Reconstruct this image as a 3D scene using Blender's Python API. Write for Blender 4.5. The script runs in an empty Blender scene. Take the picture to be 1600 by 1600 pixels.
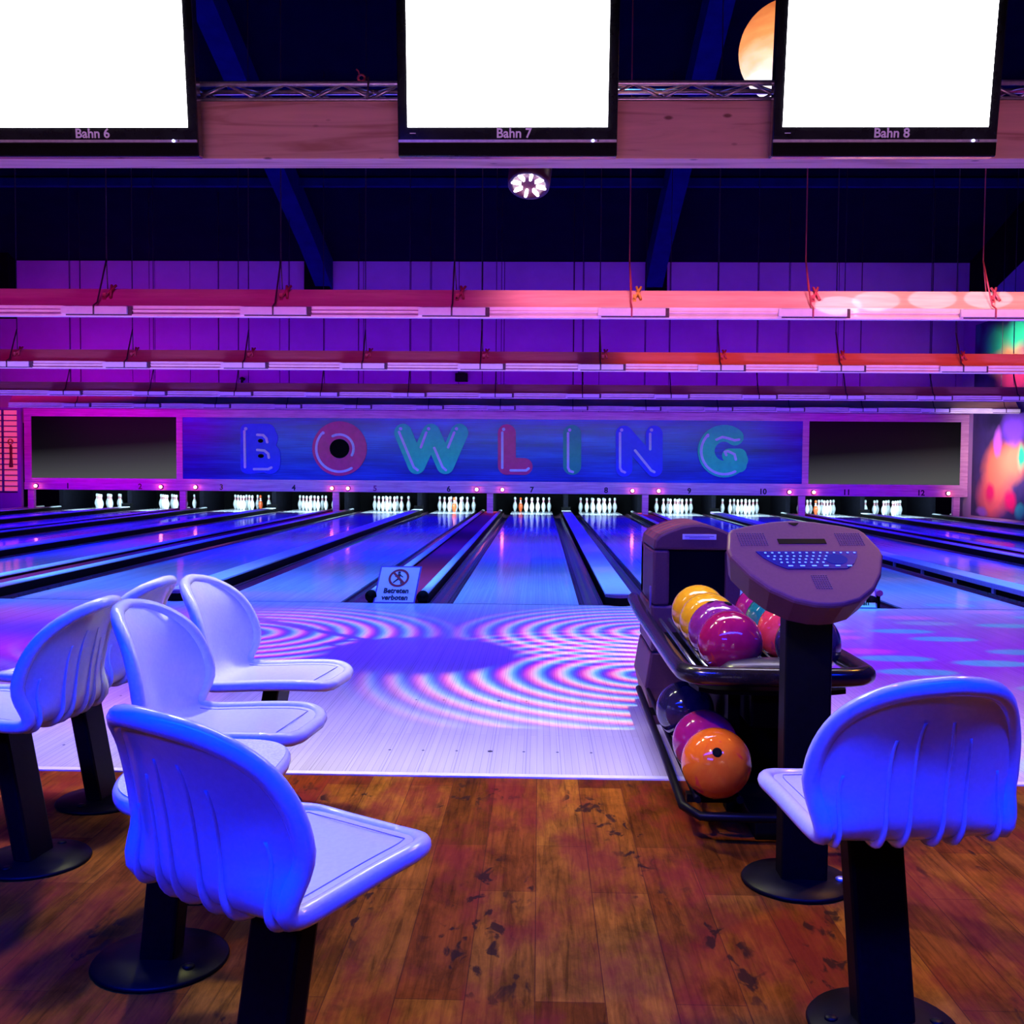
import bpy, bmesh, math, random
from mathutils import Vector, Matrix
random.seed(7)
SC = bpy.context.scene
COL = SC.collection
PI = math.pi
F_PX, CX, CY = 1611.0, 800.0, 800.0
CAM_H = 1.15
YAW, PITCH, ROLL = math.radians(1.508), math.radians(2.43), 0.0078
_F = Vector((-math.sin(YAW)*math.cos(PITCH), math.cos(YAW)*math.cos(PITCH), -math.sin(PITCH)))
_R0 = Vector((math.cos(YAW), math.sin(YAW), 0)); _U0 = _R0.cross(_F)
_R = _R0*math.cos(ROLL) + _U0*math.sin(ROLL); _U = _U0*math.cos(ROLL) - _R0*math.sin(ROLL)
def P(u, v, y):
    d = _F + _R*((u-CX)/F_PX) - _U*((v-CY)/F_PX)
    t = y/d.y
    return Vector((d.x*t, y, CAM_H + d.z*t))
def xz(u, v, y):
    p = P(u, v, y); return (p.x, p.z)

# ------------------------------------------------------------------ materials
MATS = {}
def mat(name, col, rough=.5, metal=0., emit=None, es=0., spec=.5, coat=0., alpha=1.):
    if name in MATS: return MATS[name]
    m = bpy.data.materials.new(name); m.use_nodes = True
    b = m.node_tree.nodes['Principled BSDF']
    b.inputs['Base Color'].default_value = (*col, 1); b.inputs['Roughness'].default_value = rough
    b.inputs['Metallic'].default_value = metal; b.inputs['Specular IOR Level'].default_value = spec
    b.inputs['Coat Weight'].default_value = coat; b.inputs['Coat Roughness'].default_value = .05
    if emit: b.inputs['Emission Color'].default_value = (*emit, 1); b.inputs['Emission Strength'].default_value = es
    MATS[name] = m; return m
class NT:
    def __init__(s, tree): s.t = tree; s.n = tree.nodes; s.l = tree.links
    def new(s, typ, **kw):
        n = s.n.new(typ)
        for k, v in kw.items(): setattr(n, k, v)
        return n
    def put(s, sock, v):
        if isinstance(v, bpy.types.NodeSocket): s.l.new(v, sock)
        elif isinstance(v, (tuple, list)) and len(v) == 3 and sock.type == 'RGBA': sock.default_value = (*v, 1)
        else: sock.default_value = v
    def math(s, op, a, b=0., c=None, clamp=False):
        n = s.new('ShaderNodeMath', operation=op, use_clamp=clamp); s.put(n.inputs[0], a); s.put(n.inputs[1], b)
        if c is not None: s.put(n.inputs[2], c)
        return n.outputs[0]
    def mix(s, f, a, b, mode='MIX'):
        n = s.new('ShaderNodeMix', data_type='RGBA', blend_type=mode); s.put(n.inputs[0], f); s.put(n.inputs[6], a); s.put(n.inputs[7], b)
        return n.outputs[2]
    def ramp(s, f, stops, interp='LINEAR'):
        n = s.new('ShaderNodeValToRGB'); n.color_ramp.interpolation = interp
        e = n.color_ramp.elements
        while len(e) < len(stops): e.new(.5)
        for k, (p, c) in enumerate(stops): e[k].position = p; e[k].color = (*c, 1)
        s.put(n.inputs[0], f); return n.outputs[0]
    def coords(s, scale=(1, 1, 1), kind='Object', rot=(0, 0, 0), loc=(0, 0, 0)):
        tc = s.new('ShaderNodeTexCoord'); mp = s.new('ShaderNodeMapping')
        mp.inputs['Scale'].default_value = scale; mp.inputs['Rotation'].default_value = rot; mp.inputs['Location'].default_value = loc
        s.l.new(tc.outputs[kind], mp.inputs[0]); return mp.outputs[0]
    def noise(s, vec, scale, detail=3, rough=.5, dist=0.):
        n = s.new('ShaderNodeTexNoise'); s.put(n.inputs['Vector'], vec); n.inputs['Scale'].default_value = scale
        n.inputs['Detail'].default_value = detail; n.inputs['Roughness'].default_value = rough; n.inputs['Distortion'].default_value = dist
        return n.outputs['Fac']
def nmat(name, rough=.5, coat=0., spec=.5):
    m = mat(name, (.5, .5, .5), rough, coat=coat, spec=spec); g = NT(m.node_tree); return m, g, m.node_tree.nodes['Principled BSDF']
def noisy(name, c1, c2, scale=30, rough=.5, stretch=(1, 1, 1), spec=.5, coat=0., lo=.35, hi=.65, bump=0.):
    if name in MATS: return MATS[name]
    m, g, b = nmat(name, rough, coat, spec)
    f = g.noise(g.coords(stretch), scale, 4, .6)
    g.l.new(g.ramp(f, [(lo, c1), (hi, c2)]), b.inputs['Base Color'])
    if bump:
        bp = g.new('ShaderNodeBump'); bp.inputs['Strength'].default_value = bump; bp.inputs['Distance'].default_value = .002
        g.l.new(f, bp.inputs['Height']); g.l.new(bp.outputs[0], b.inputs['Normal'])
    return m

def m_floor():
    m, g, b = nmat('dark_plank_wood', .5, spec=.02)
    br = g.new('ShaderNodeTexBrick'); g.l.new(g.coords((1, 1, 1), rot=(0, 0, PI/2)), br.inputs['Vector'])
    br.offset = .37; br.offset_frequency = 2
    for k, v in (('Scale', 1.), ('Mortar Size', .0015), ('Mortar Smooth', .3), ('Bias', 0.), ('Brick Width', .92), ('Row Height', .152)): br.inputs[k].default_value = v
    br.inputs['Color1'].default_value = (0, 0, 0, 1); br.inputs['Color2'].default_value = (1, 1, 1, 1); br.inputs['Mortar'].default_value = (.5, .5, .5, 1)
    tone = g.ramp(br.outputs['Color'], [(0, (.14, .036, .003)), (.35, (.34, .11, .007)), (.6, (.21, .034, .005)), (1, (.42, .16, .010))])
    gr = g.noise(g.coords((34, 2.2, 1)), 1.6, 7, .68, .8)
    tone = g.mix(.85, tone, g.ramp(gr, [(.30, (.22, .18, .2)), (.47, (.75, .70, .75)), (.72, (1.35, 1.25, 1.3))]), 'MULTIPLY')
    cl = g.noise(g.coords((5, 2.6, 1)), 1.5, 6, .7, .3)
    tone = g.mix(.8, tone, g.ramp(cl, [(.34, (.38, .34, .4)), (.58, (1.15, 1.15, 1.15))]), 'MULTIPLY')
    blot = g.noise(g.coords((3.0, 1.1, 1)), 1.7, 5, .65)
    tone = g.mix(g.math('MULTIPLY', g.ramp(blot, [(.47, (0, 0, 0)), (.60, (1, 1, 1))]), .6), tone, (.22, .016, .012))
    kn = g.noise(g.coords((24, 12, 1)), 1.0, 3, .5, .5); kz = g.noise(g.coords((3.2, .8, 1), loc=(5, 2, 0)), 1.6, 2)
    kmask = g.math('MULTIPLY', g.ramp(kn, [(.56, (0, 0, 0)), (.63, (1, 1, 1))]), g.ramp(kz, [(.52, (0, 0, 0)), (.60, (1, 1, 1))]))
    tone = g.mix(g.math('MULTIPLY', kmask, .88), tone, (.025, .010, .006))
    tone = g.mix(g.math('MULTIPLY', br.outputs['Fac'], .5), tone, (.03, .012, .006))
    g.l.new(tone, b.inputs['Base Color'])
    return m
def m_boards(name, c1, c2, line, width=.0273, rough=.18, length=2.2, spec=.5):
    m, g, b = nmat(name, rough, spec=spec)
    br = g.new('ShaderNodeTexBrick'); g.l.new(g.coords((1, 1, 1), rot=(0, 0, PI/2)), br.inputs['Vector'])
    br.offset = .43
    for k, v in (('Scale', 1.), ('Mortar Size', .0009), ('Mortar Smooth', .4), ('Brick Width', length), ('Row Height', width)): br.inputs[k].default_value = v
    br.inputs['Color1'].default_value = (*c1, 1); br.inputs['Color2'].default_value = (*c2, 1); br.inputs['Mortar'].default_value = (*line, 1)
    gr = g.noise(g.coords((40, .8, 1)), 1.5, 4, .6)
    c = g.mix(.3, br.outputs['Color'], g.ramp(gr, [(.3, (.72, .7, .68)), (.7, (1.05, 1.05, 1.05))]), 'MULTIPLY')
    seam = g.new('ShaderNodeTexBrick'); g.l.new(g.coords((1, 1, 1), rot=(0, 0, PI/2), loc=(0, .043, 0)), seam.inputs['Vector'])
    for k, v in (('Scale', 1.), ('Mortar Size', .0022), ('Mortar Smooth', .2), ('Brick Width', 90.), ('Row Height', width*5)): seam.inputs[k].default_value = v
    c = g.mix(g.math('MULTIPLY', seam.outputs['Fac'], .7), c, line)
    g.l.new(c, b.inputs['Base Color'])
    return m
def m_pine(name, base=(.72, .40, .30), dark=(.48, .21, .14), sx=.7, axis='X'):
    m, g, b = nmat(name, .5)
    sc = (sx, 9, 9) if axis == 'X' else (9, 9, sx)
    w = g.noise(g.coords(sc), 1.5, 5, .55, 1.2)
    c = g.ramp(w, [(.32, dark), (.48, base), (.7, tuple(min(1, x*1.15) for x in base))])
    kn = g.new('ShaderNodeTexVoronoi'); g.l.new(g.coords((2.3, 5, 5)), kn.inputs['Vector']); kn.inputs['Scale'].default_value = 1.7
    k = g.ramp(kn.outputs['Distance'], [(.05, (1, 1, 1)), (.10, (0, 0, 0))])
    c = g.mix(g.math('MULTIPLY', k, .85), c, (.16, .05, .03))
    g.l.new(c, b.inputs['Base Color']); return m
M = {}
M['floor'] = m_floor()
M['approach'] = m_boards('maple_approach', (.76, .72, .71), (.70, .65, .63), (.42, .38, .38), rough=.22)
M['lane'] = m_boards('oiled_lane_boards', (.72, .74, .78), (.62, .64, .70), (.36, .37, .42), rough=.10, spec=.7)
M['pine'] = m_pine('knotty_pine')
M['fascia'] = noisy('violet_grained_board', (.70, .30, .52), (.95, .55, .75), 4, .5, (.4, 6, 6))
M['black'] = noisy('black_plastic', (.002, .002, .0022), (.003, .003, .0035), 60, .5, spec=.06)
M['blackm'] = noisy('black_powder_coat', (.0022, .0018, .0025), (.004, .003, .0045), 90, .42, spec=.12)
M['bezel'] = noisy('gloss_black_bezel', (.010, .010, .013), (.016, .016, .02), 8, .12)
M['chair'] = noisy('glossy_white_shell', (.80, .82, .86), (.86, .88, .92), 90, .17, coat=.4)
M['laminate'] = noisy('speckled_grey_laminate', (.62, .62, .60), (.86, .86, .84), 160, .5)
M['dark_line'] = noisy('shadow_groove', (.16, .17, .3), (.22, .23, .38), 40, .6)
M['alu'] = noisy('brushed_aluminium', (.62, .60, .66), (.80, .78, .82), 40, .32); M['alu'].node_tree.nodes['Principled BSDF'].inputs['Metallic'].default_value = .75
M['steel'] = noisy('steel_track', (.35, .37, .45), (.5, .52, .6), 40, .22); M['steel'].node_tree.nodes['Principled BSDF'].inputs['Metallic'].default_value = .9
M['white'] = noisy('white_enamel', (.80, .80, .82), (.88, .88, .9), 30, .4)
M['cap'] = noisy('white_capping', (.78, .80, .84), (.86, .88, .92), 12, .3)
M['carpet'] = noisy('red_felt_strip', (.62, .015, .05), (.82, .025, .08), 140, .9)
M['gutter'] = noisy('dark_gutter_channel', (.045, .02, .04), (.075, .035, .06), 6, .16)
M['housing'] = noisy('mauve_moulded_plastic', (.125, .042, .058), (.14, .047, .064), 120, .45, spec=.2)
M['wallp'] = noisy('pale_wall_panel', (.42, .24, .48), (.48, .28, .54), 1.2, .7)
M['navy'] = noisy('navy_roof_paint', (.003, .002, .012), (.004, .003, .016), 2, .85, spec=.02)
M['navyb'] = noisy('blue_roof_beam_paint', (.004, .007, .085), (.006, .010, .11), 3, .7, spec=.05)
M['dark'] = noisy('pit_black', (.002, .002, .003), (.003, .003, .004), 5, .9, spec=.08)
M['pin'] = noisy('white_pin_coat', (.84, .86, .84), (.90, .92, .90), 40, .25)
M['pinred'] = noisy('red_pin_stripe', (.55, .06, .10), (.68, .09, .14), 40, .3)
M['pinor'] = noisy('orange_pin_coat', (.85, .10, .02), (.95, .15, .04), 40, .25)
M['cable'] = noisy('dark_steel_cable', (.05, .03, .05), (.10, .06, .09), 80, .5)
M['redcable'] = noisy('red_steel_cable', (.42, .06, .10), (.55, .08, .14), 80, .45)
M['ochre'] = noisy('ochre_strap', (.65, .38, .05), (.8, .5, .08), 60, .6)
M['text'] = mat('light_grey_lettering', (.75, .70, .82), .5)
M['ink'] = mat('black_lettering', (.012, .01, .02), .6)
M['signred'] = mat('sign_red', (.42, .01, .02), .5)
M['signw'] = noisy('sign_white', (.84, .82, .86), (.88, .86, .9), 20, .45)
M['glass_on'] = mat('lit_white_screen', (.02, .02, .02), .3, emit=(1., .96, 1.), es=11.)

# ------------------------------------------------------------------ mesh helpers
class MB:
    def __init__(s): s.bm = bmesh.new()
    def face(s, pts, mi=0, smooth=False):
        f = s.bm.faces.new([s.bm.verts.new(p) for p in pts]); f.material_index = mi; f.smooth = smooth; return f
    def box(s, x0, x1, y0, y1, z0, z1, mi=0, M4=None):
        c = [(x, y, z) for z in (z0, z1) for y in (y0, y1) for x in (x0, x1)]
        v = [s.bm.verts.new(M4 @ Vector(p) if M4 else p) for p in c]
        for q in ((0, 2, 3, 1), (4, 5, 7, 6), (0, 1, 5, 4), (2, 6, 7, 3), (0, 4, 6, 2), (1, 3, 7, 5)):
            f = s.bm.faces.new([v[i] for i in q]); f.material_index = mi
        return s
    def rings(s, rings, mi=0, cap=True, closed=True, smooth=True):
        vs = [[s.bm.verts.new(p) for p in r] for r in rings]; n = len(vs[0])
        for a, b in zip(vs, vs[1:]):
            for i in range(n if closed else n-1):
                f = s.bm.faces.new((a[i], a[(i+1) % n], b[(i+1) % n], b[i])); f.material_index = mi; f.smooth = smooth
        if cap and closed:
            for r, rev in ((vs[0], True), (vs[-1], False)):
                f = s.bm.faces.new(r[::-1] if rev else r); f.material_index = mi
        return vs
    def tube(s, pts, r, seg=8, mi=0, closed=False, flat=None):
        pts = [Vector(p) for p in pts]; n = len(pts); rr = []
        up = Vector((0, 0, 1)); prev = None
        for i, p in enumerate(pts):
            a = pts[(i-1) % n] if (closed or i > 0) else p; b = pts[(i+1) % n] if (closed or i < n-1) else p
            t = (b-a)
            if t.length < 1e-9: t = Vector((0, 0, 1))
            t.normalize()
            if prev is None: x = t.orthogonal().normalized()
            else:
                x = prev - t*prev.dot(t)
                x = x.normalized() if x.length > 1e-6 else t.orthogonal().normalized()
            prev = x; y = t.cross(x); R = r[i] if isinstance(r, (list, tuple)) else r
            rr.append([p + x*(R*math.cos(2*PI*k/seg)) + y*(R*math.sin(2*PI*k/seg)) for k in range(seg)])
        if closed:
            # align the seam
            best = min(range(seg), key=lambda k: (rr[0][k]-rr[-1][0]).length)
            last = rr[0][best:]+rr[0][:best]
            s.rings(rr+[last], mi, cap=False)
        else: s.rings(rr, mi)
        return s
    def lathe(s, prof, seg=24, at=(0, 0, 0), mi=0, M4=None, mis=None, smooth=True):
        at = Vector(at); vs = []
        for r, z in prof:
            ring = []
            for k in range(seg):
                p = Vector((r*math.cos(2*PI*k/seg), r*math.sin(2*PI*k/seg), z))
                p = (M4 @ p) if M4 else p+at
                ring.append(s.bm.verts.new(p))
            vs.append(ring)
        for j, (a, b) in enumerate(zip(vs, vs[1:])):
            for i in range(seg):
                f = s.bm.faces.new((a[i], a[(i+1) % seg], b[(i+1) % seg], b[i])); f.material_index = mis[j] if mis else mi; f.smooth = smooth
        for r, rev in ((vs[0], True), (vs[-1], False)):
            f = s.bm.faces.new(r[::-1] if rev else r); f.material_index = mi
        return s
    def sphere(s, c, r, mi=0, u=28, v=18, sc=(1, 1, 1)):
        m = Matrix.Translation(c) @ Matrix.Diagonal((*sc, 1))
        g = bmesh.ops.create_uvsphere(s.bm, u_segments=u, v_segments=v, radius=r, matrix=m)
        for w in g['verts']:
            for f in w.link_faces: f.material_index = mi; f.smooth = True
        return s
    def prism(s, poly, d0, d1, fn, mi=0, mi_side=None, smooth_side=False):
        # poly 2D; fn(a, b, d) -> 3D
        a = [s.bm.verts.new(fn(x, y, d0)) for x, y in poly]; b = [s.bm.verts.new(fn(x, y, d1)) for x, y in poly]
        n = len(poly)
        f = s.bm.faces.new(a); f.material_index = mi; f = s.bm.faces.new(b[::-1]); f.material_index = mi
        for i in range(n):
            f = s.bm.faces.new((a[i], b[i], b[(i+1) % n], a[(i+1) % n])); f.material_index = mi if mi_side is None else mi_side; f.smooth = smooth_side
        return s
    def build(s, name, mats, parent=None, loc=None, bevel=0., recalc=True, seg=2):
        if recalc: bmesh.ops.recalc_face_normals(s.bm, faces=s.bm.faces[:])
        me = bpy.data.meshes.new(name); s.bm.to_mesh(me); s.bm.free()
        for m in (mats if isinstance(mats, (list, tuple)) else [mats]): me.materials.append(m)
        o = bpy.data.objects.new(name, me); COL.objects.link(o)
        if parent: o.parent = parent
        if loc: o.location = loc
        if bevel:
            b = o.modifiers.new('bevel', 'BEVEL'); b.width = bevel; b.segments = seg; b.limit_method = 'ANGLE'; b.angle_limit = .6
        return o
def tag(o, label, cat, group=None, kind=None):
    o['label'] = label; o['category'] = cat
    if group: o['group'] = group
    if kind: o['kind'] = kind
    return o
def struct(o, label=None, cat=None):
    o['kind'] = 'structure'
    if label: o['label'] = label
    if cat: o['category'] = cat
    return o
def thing(name, label, cat, loc=(0, 0, 0), rz=0., group=None):
    o = bpy.data.objects.new(name, None); o.empty_display_size = .1; COL.objects.link(o)
    o.location = loc; o.rotation_euler = (0, 0, rz); return tag(o, label, cat, group)
def copy_tree(o, parent=None):
    c = o.copy(); COL.objects.link(c)
    if parent: c.parent = parent
    for ch in [x for x in bpy.data.objects if x.parent == o]: copy_tree(ch, c)
    return c
def text_obj(name, s, size, m, parent, M4, bold=0., extrude=.0008, align='CENTER', sx=1.):
    cu = bpy.data.curves.new(name, 'FONT'); cu.body = s; cu.size = size; cu.extrude = extrude; cu.offset = bold
    cu.align_x = align; cu.align_y = 'CENTER'; cu.resolution_u = 3
    t = bpy.data.objects.new(name, cu); COL.objects.link(t)
    dg = bpy.context.evaluated_depsgraph_get(); me = bpy.data.meshes.new_from_object(t.evaluated_get(dg))
    bpy.data.objects.remove(t); bpy.data.curves.remove(cu)
    me.transform(M4 @ Matrix.Diagonal((sx, 1, 1, 1))); me.materials.clear(); me.materials.append(m)
    o = bpy.data.objects.new(name, me); COL.objects.link(o); o.parent = parent; return o
def facing(x, y, z, tilt=0., roll=0.):  # text plane facing the camera side (-Y): text x -> +X, text y -> +Z
    return Matrix.Translation((x, y, z)) @ Matrix.Rotation(roll, 4, 'Y') @ Matrix.Rotation(PI/2+tilt, 4, 'X')
def catmull(pts, n=8):
    P_ = [Vector(p) for p in pts]; P_ = [P_[0]*2-P_[1]]+P_+[P_[-1]*2-P_[-2]]; out = []
    for i in range(1, len(P_)-2):
        a, b, c, d = P_[i-1:i+3]
        for k in range(n):
            t = k/n
            out.append(.5*((2*b)+(c-a)*t+(2*a-5*b+4*c-d)*t*t+(3*b-a-3*c+d)*t**3))
    out.append(P_[-2]); return out
# ------------------------------------------------------------------ the hall
Y_FOUL, Y_EDGE, Y_MASK, Y_WALL, Y_END = 8.68, 3.80, 25.1, 25.6, 28.0
PAIR = 3.782
def lane_x(n): return -0.19 + ((n-7)//2)*PAIR + (0 if n % 2 else 1.756)
def Px(u, v, x):
    d = _F + _R*((u-CX)/F_PX) - _U*((v-CY)/F_PX); t = x/d.x
    return (d.y*t, CAM_H + d.z*t)      # (y, z)
X_L, X_R = -14.6, 10.32
def roof_z(y): return 6.25 + .285*(Y_WALL-y) if y > 9 else 6.25+.285*(Y_WALL-9) - .285*(9-y)

struct(MB().box(X_L, X_R+.1, -2.6, Y_EDGE, -.06, 0).build('floor', M['floor']), 'dark brown wood plank floor around the seats', 'floor')
b = MB().box(X_L, X_R+.1, Y_EDGE, Y_FOUL, -.06, 0)
for n in (5, 6, 7, 8, 9, 10):                                        # painted aiming dots, part of the boards' surface
    for yy, sp in ((4.14, .1365), (5.05, .1365)):
        for k in range(-3, 4):
            r = .011 if k == 0 else .006
            b.face([(lane_x(n)+k*sp + r*math.cos(a*PI/6), yy + r*1.3*math.sin(a*PI/6), .0006) for a in range(12)], 1)
struct(b.build('floor_approach', [M['approach'], M['ink']], recalc=False), 'pale maple boards of the approach before the lanes', 'floor')
struct(MB().box(X_L, X_R+.1, Y_EDGE-.018, Y_EDGE+.018, 0, .006).build('trim_1', M['white']), 'thin white edging strip between plank floor and approach', 'trim')
struct(MB().box(X_L, X_R+.1, Y_FOUL-.006, Y_FOUL+.006, 0, .001).build('trim_2', M['ink']), 'thin dark foul line across the approach end', 'trim')
struct(MB().box(X_L, X_R+.1, Y_FOUL, Y_END+.6, -.30, -.16).build('floor_lane_bed', M['dark']), 'black subfloor under the lanes', 'floor')

# ceiling, back wall, side walls
b = MB()
for y0, y1 in ((Y_WALL+.1, 9.), (9., -2.6)):
    b.face([(X_L, y0, roof_z(y0)), (X_R+.1, y0, roof_z(y0)), (X_R+.1, y1, roof_z(y1)), (X_L, y1, roof_z(y1))])
    b.face([(X_L, y0, roof_z(y0)+.1), (X_R+.1, y0, roof_z(y0)+.1), (X_R+.1, y1, roof_z(y1)+.1), (X_L, y1, roof_z(y1)+.1)])
struct(b.build('ceiling', M['navy'], recalc=False), 'dark navy pitched roof over the hall', 'ceiling')
xw0, zt = P(25, 408, Y_WALL).x, P(800, 409, Y_WALL).z
xw1 = P(1517, 410, Y_WALL).x
b = MB().box(X_L, X_R+.1, Y_WALL+.05, Y_WALL+.12, 2.2, 7.5, 1)
ub = [25, 110, 126, 207, 242, 297, 341, 372, 388, 437, 451, 507, 560, 568, 642, 674, 717, 754, 788, 897, 912, 937, 1008, 1046, 1122, 1185, 1234, 1310, 1319, 1346, 1456, 1496, 1517]
for a, c in zip(ub, ub[1:]):
    b.box(P(a, 500, Y_WALL).x+.008, P(c, 500, Y_WALL).x-.008, Y_WALL, Y_WALL+.05, 2.2, zt, 0)
b.box(X_L, xw0-.01, Y_WALL, Y_WALL+.05, 2.2, P(10, 498, Y_WALL).z, 0)
struct(b.build('wall_back', [M['wallp'], M['dark']]), 'tall pale panelled back wall above the pin decks', 'wall')
for i, (u0, u1, xb) in enumerate(((478, 518, -5.4), (1008, 1041, 2.85))):
    p0, p1 = P(u0, 430, Y_WALL), P(u1, 430, Y_WALL)
    b = MB().box(p0.x, p1.x, Y_WALL-.22, Y_WALL, P(u0, 474, Y_WALL).z, roof_z(Y_WALL)-.05)
    struct(b.build('trim_%d' % (3+i), M['dark'], bevel=.02), 'dark roof post stub on the back wall', 'trim')
    # sloping rafter running up towards the ridge
    w = .20
    xa = xb + (.06 if i == 0 else -.1)
    b = MB()
    b.rings([[(xa-w, y, roof_z(y)-d0), (xa+w, y, roof_z(y)-d0), (xa+w, y, roof_z(y)-.02), (xa-w, y, roof_z(y)-.02)] for y, d0 in ((Y_WALL-.05, .75), (Y_WALL-2, .6), (9.1, .5))], smooth=False)
    struct(b.build('roof_beam', M['navyb']), ['blue painted roof beam left of the centre', 'blue painted roof beam right of the centre'][i], 'beam')
for i, yy in enumerate((22.0, 19.0, 15.6, 12.4)):
    struct(MB().box(X_L, X_R, yy-.07, yy+.07, roof_z(yy)-.2, roof_z(yy)-.03).build('trim_%d' % (5+i), M['navyb']), 'thin dark blue purlin under the roof', 'trim')
struct(MB().box(X_L, xw0-.02, Y_WALL-.35, Y_WALL-.02, P(10, 497, Y_WALL).z, 7.).build('trim_9', M['dark']), 'black upright at the left end of the back wall', 'trim')
struct(MB().box(X_L-.1, X_L, -2.6, Y_WALL+.1, 0, 12.).build('wall_left', M['dark']), 'dark left wall', 'wall')
# right wall with a top edge following the roof slope
(ya, za), (yb, zb) = Px(1551, 455, X_R), Px(1600, 407, X_R)
sl = (zb-za)/(yb-ya)
poly = [(-2.6, 0), (Y_WALL+.1, 0), (Y_WALL+.1, za+sl*(Y_WALL+.1-ya)), (12., za+sl*(12.-ya)), (-2.6, za+sl*(12.-ya))]
struct(MB().prism(poly, X_R, X_R+.1, lambda a, c, d: (d, a, c)).build('wall_right', M['wallp']), 'right wall with a sloping top edge', 'wall')
struct(MB().box(X_R+.1, X_R+.16, -2.6, Y_WALL+.1, 0, 12.).build('wall_right_gable', M['dark']), 'dark gable behind the right wall', 'wall')
# mural painted on the right wall
m, g, bs = nmat('spray_paint_mural', .6)
nz = g.new('ShaderNodeTexNoise'); g.l.new(g.coords(), nz.inputs['Vector']); nz.inputs['Scale'].default_value = 1.6; nz.inputs['Detail'].default_value = 3
tc = g.new('ShaderNodeTexCoord')
vm = g.new('ShaderNodeVectorMath', operation='MULTIPLY_ADD'); g.l.new(nz.outputs['Color'], vm.inputs[0]); vm.inputs[1].default_value = (0, .3, .3); g.l.new(tc.outputs['Object'], vm.inputs[2])
c = g.ramp(g.noise(vm.outputs[0], 1.1, 3), [(.35, (.012, .01, .05)), (.6, (.05, .03, .16))])
def blob(c, u, v, ry, rz, col, soft=.55):
    y, z = Px(u, v, X_R)
    d = g.new('ShaderNodeVectorMath', operation='SUBTRACT'); g.l.new(vm.outputs[0], d.inputs[0]); d.inputs[1].default_value = (0, y+.15, z+.15)
    s_ = g.new('ShaderNodeVectorMath', operation='MULTIPLY'); g.l.new(d.outputs[0], s_.inputs[0]); s_.inputs[1].default_value = (0, 1/ry, 1/rz)
    ln = g.new('ShaderNodeVectorMath', operation='LENGTH'); g.l.new(s_.outputs[0], ln.inputs[0])
    return g.mix(g.ramp(ln.outputs['Value'], [(1-soft, (1, 1, 1)), (1., (0, 0, 0))]), c, col)
for a in ((1570, 560, 1.2, .5, (.85, .28, .12)), (1590, 590, 1.1, .45, (.75, .03, .16)), (1556, 534, .85, .46, (.02, .62, .22)), (1592, 520, .75, .42, (.02, .7, .3)), (1530, 520, .25, .4, (.03, .35, .2)),
          (1552, 775, 1.0, .62, (.80, .10, .10)), (1560, 735, .95, .75, (.95, .20, .10)), (1586, 720, .8, .55, (.9, .25, .12)), (1548, 770, .32, .28, (.78, .0, .10)), (1580, 782, .36, .30, (.78, .0, .10)),
          (1585, 670, .75, .42, (.16, .05, .72)), (1560, 690, .25, .4, (.5, .12, .8)), (1597, 715, .22, .35, (.02, .6, .3)), (1535, 800, .4, .15, (.3, .1, .5)), (1595, 800, .3, .2, (.02, .35, .3))):
    c = blob(c, *a)
g.l.new(c, bs.inputs['Base Color'])
ym0 = 10.; ym1 = Px(1521, 700, X_R)[0]
tag(MB().box(X_R-.022, X_R-.006, ym0, ym1, .12, 4.62).build('mural', m), 'spray painted mural of red, green and violet shapes on the right wall', 'mural')

# facing wall with a lattice window left of the masking unit
xq = P(33, 700, Y_MASK).x; zq0, zq1 = P(15, 768, Y_MASK).z, P(15, 640, Y_MASK).z
b = MB().box(X_L, xq, Y_MASK, Y_MASK+.1, 0, zq0-.03).box(X_L, xq, Y_MASK, Y_MASK+.1, zq1, 2.55).box(xq-.1, xq, Y_MASK, Y_MASK+.1, zq0-.03, zq1)
struct(b.build('wall_window_side', M['wallp']), 'low purple wall under the pink lattice window', 'wall')
b = MB().box(X_L, xq-.1, Y_MASK+.06, Y_MASK+.09, zq0, zq1)
w = b.build('window_1', mat('pink_lit_blind', (.9, .35, .4), .7, emit=(1., .10, .20), es=.55)); struct(w, 'pink backlit window with a dark lattice at far left', 'window')
b = MB()
nsl = 15
for k in range(nsl+1):
    z = zq0 + (zq1-zq0)*k/nsl; b.box(X_L, xq-.1, Y_MASK+.02, Y_MASK+.05, z-.014, z+.014)
for uu in (3.5,):
    x = P(uu, 700, Y_MASK).x; b.box(x-.022, x+.022, Y_MASK+.01, Y_MASK+.05, zq0, zq1)
b.build('window_lattice', noisy('violet_lattice', (.10, .03, .2), (.16, .05, .28), 20), w)
# small ornament hanging in front of the window
t = thing('hanging_ornament', 'small dark red ornament with a coiled top hanging before the pink window', 'ornament', P(17, 700, Y_MASK-.05))
b = MB(); b.tube([(.07*math.cos(a*.7)*(1-.02*a), -.02, .15+.07*math.sin(a*.7)) for a in range(20)], .012, 6); b.build('coil', M['ochre'], t)
b = MB(); b.lathe([(.0, .10), (.02, .10), (.035, .0), (.03, -.2), (.045, -.42), (.05, -.47), (0, -.48)], 12); b.build('body', noisy('dark_red_lacquer', (.2, .01, .02), (.3, .02, .02), 30, .3), t)

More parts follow.
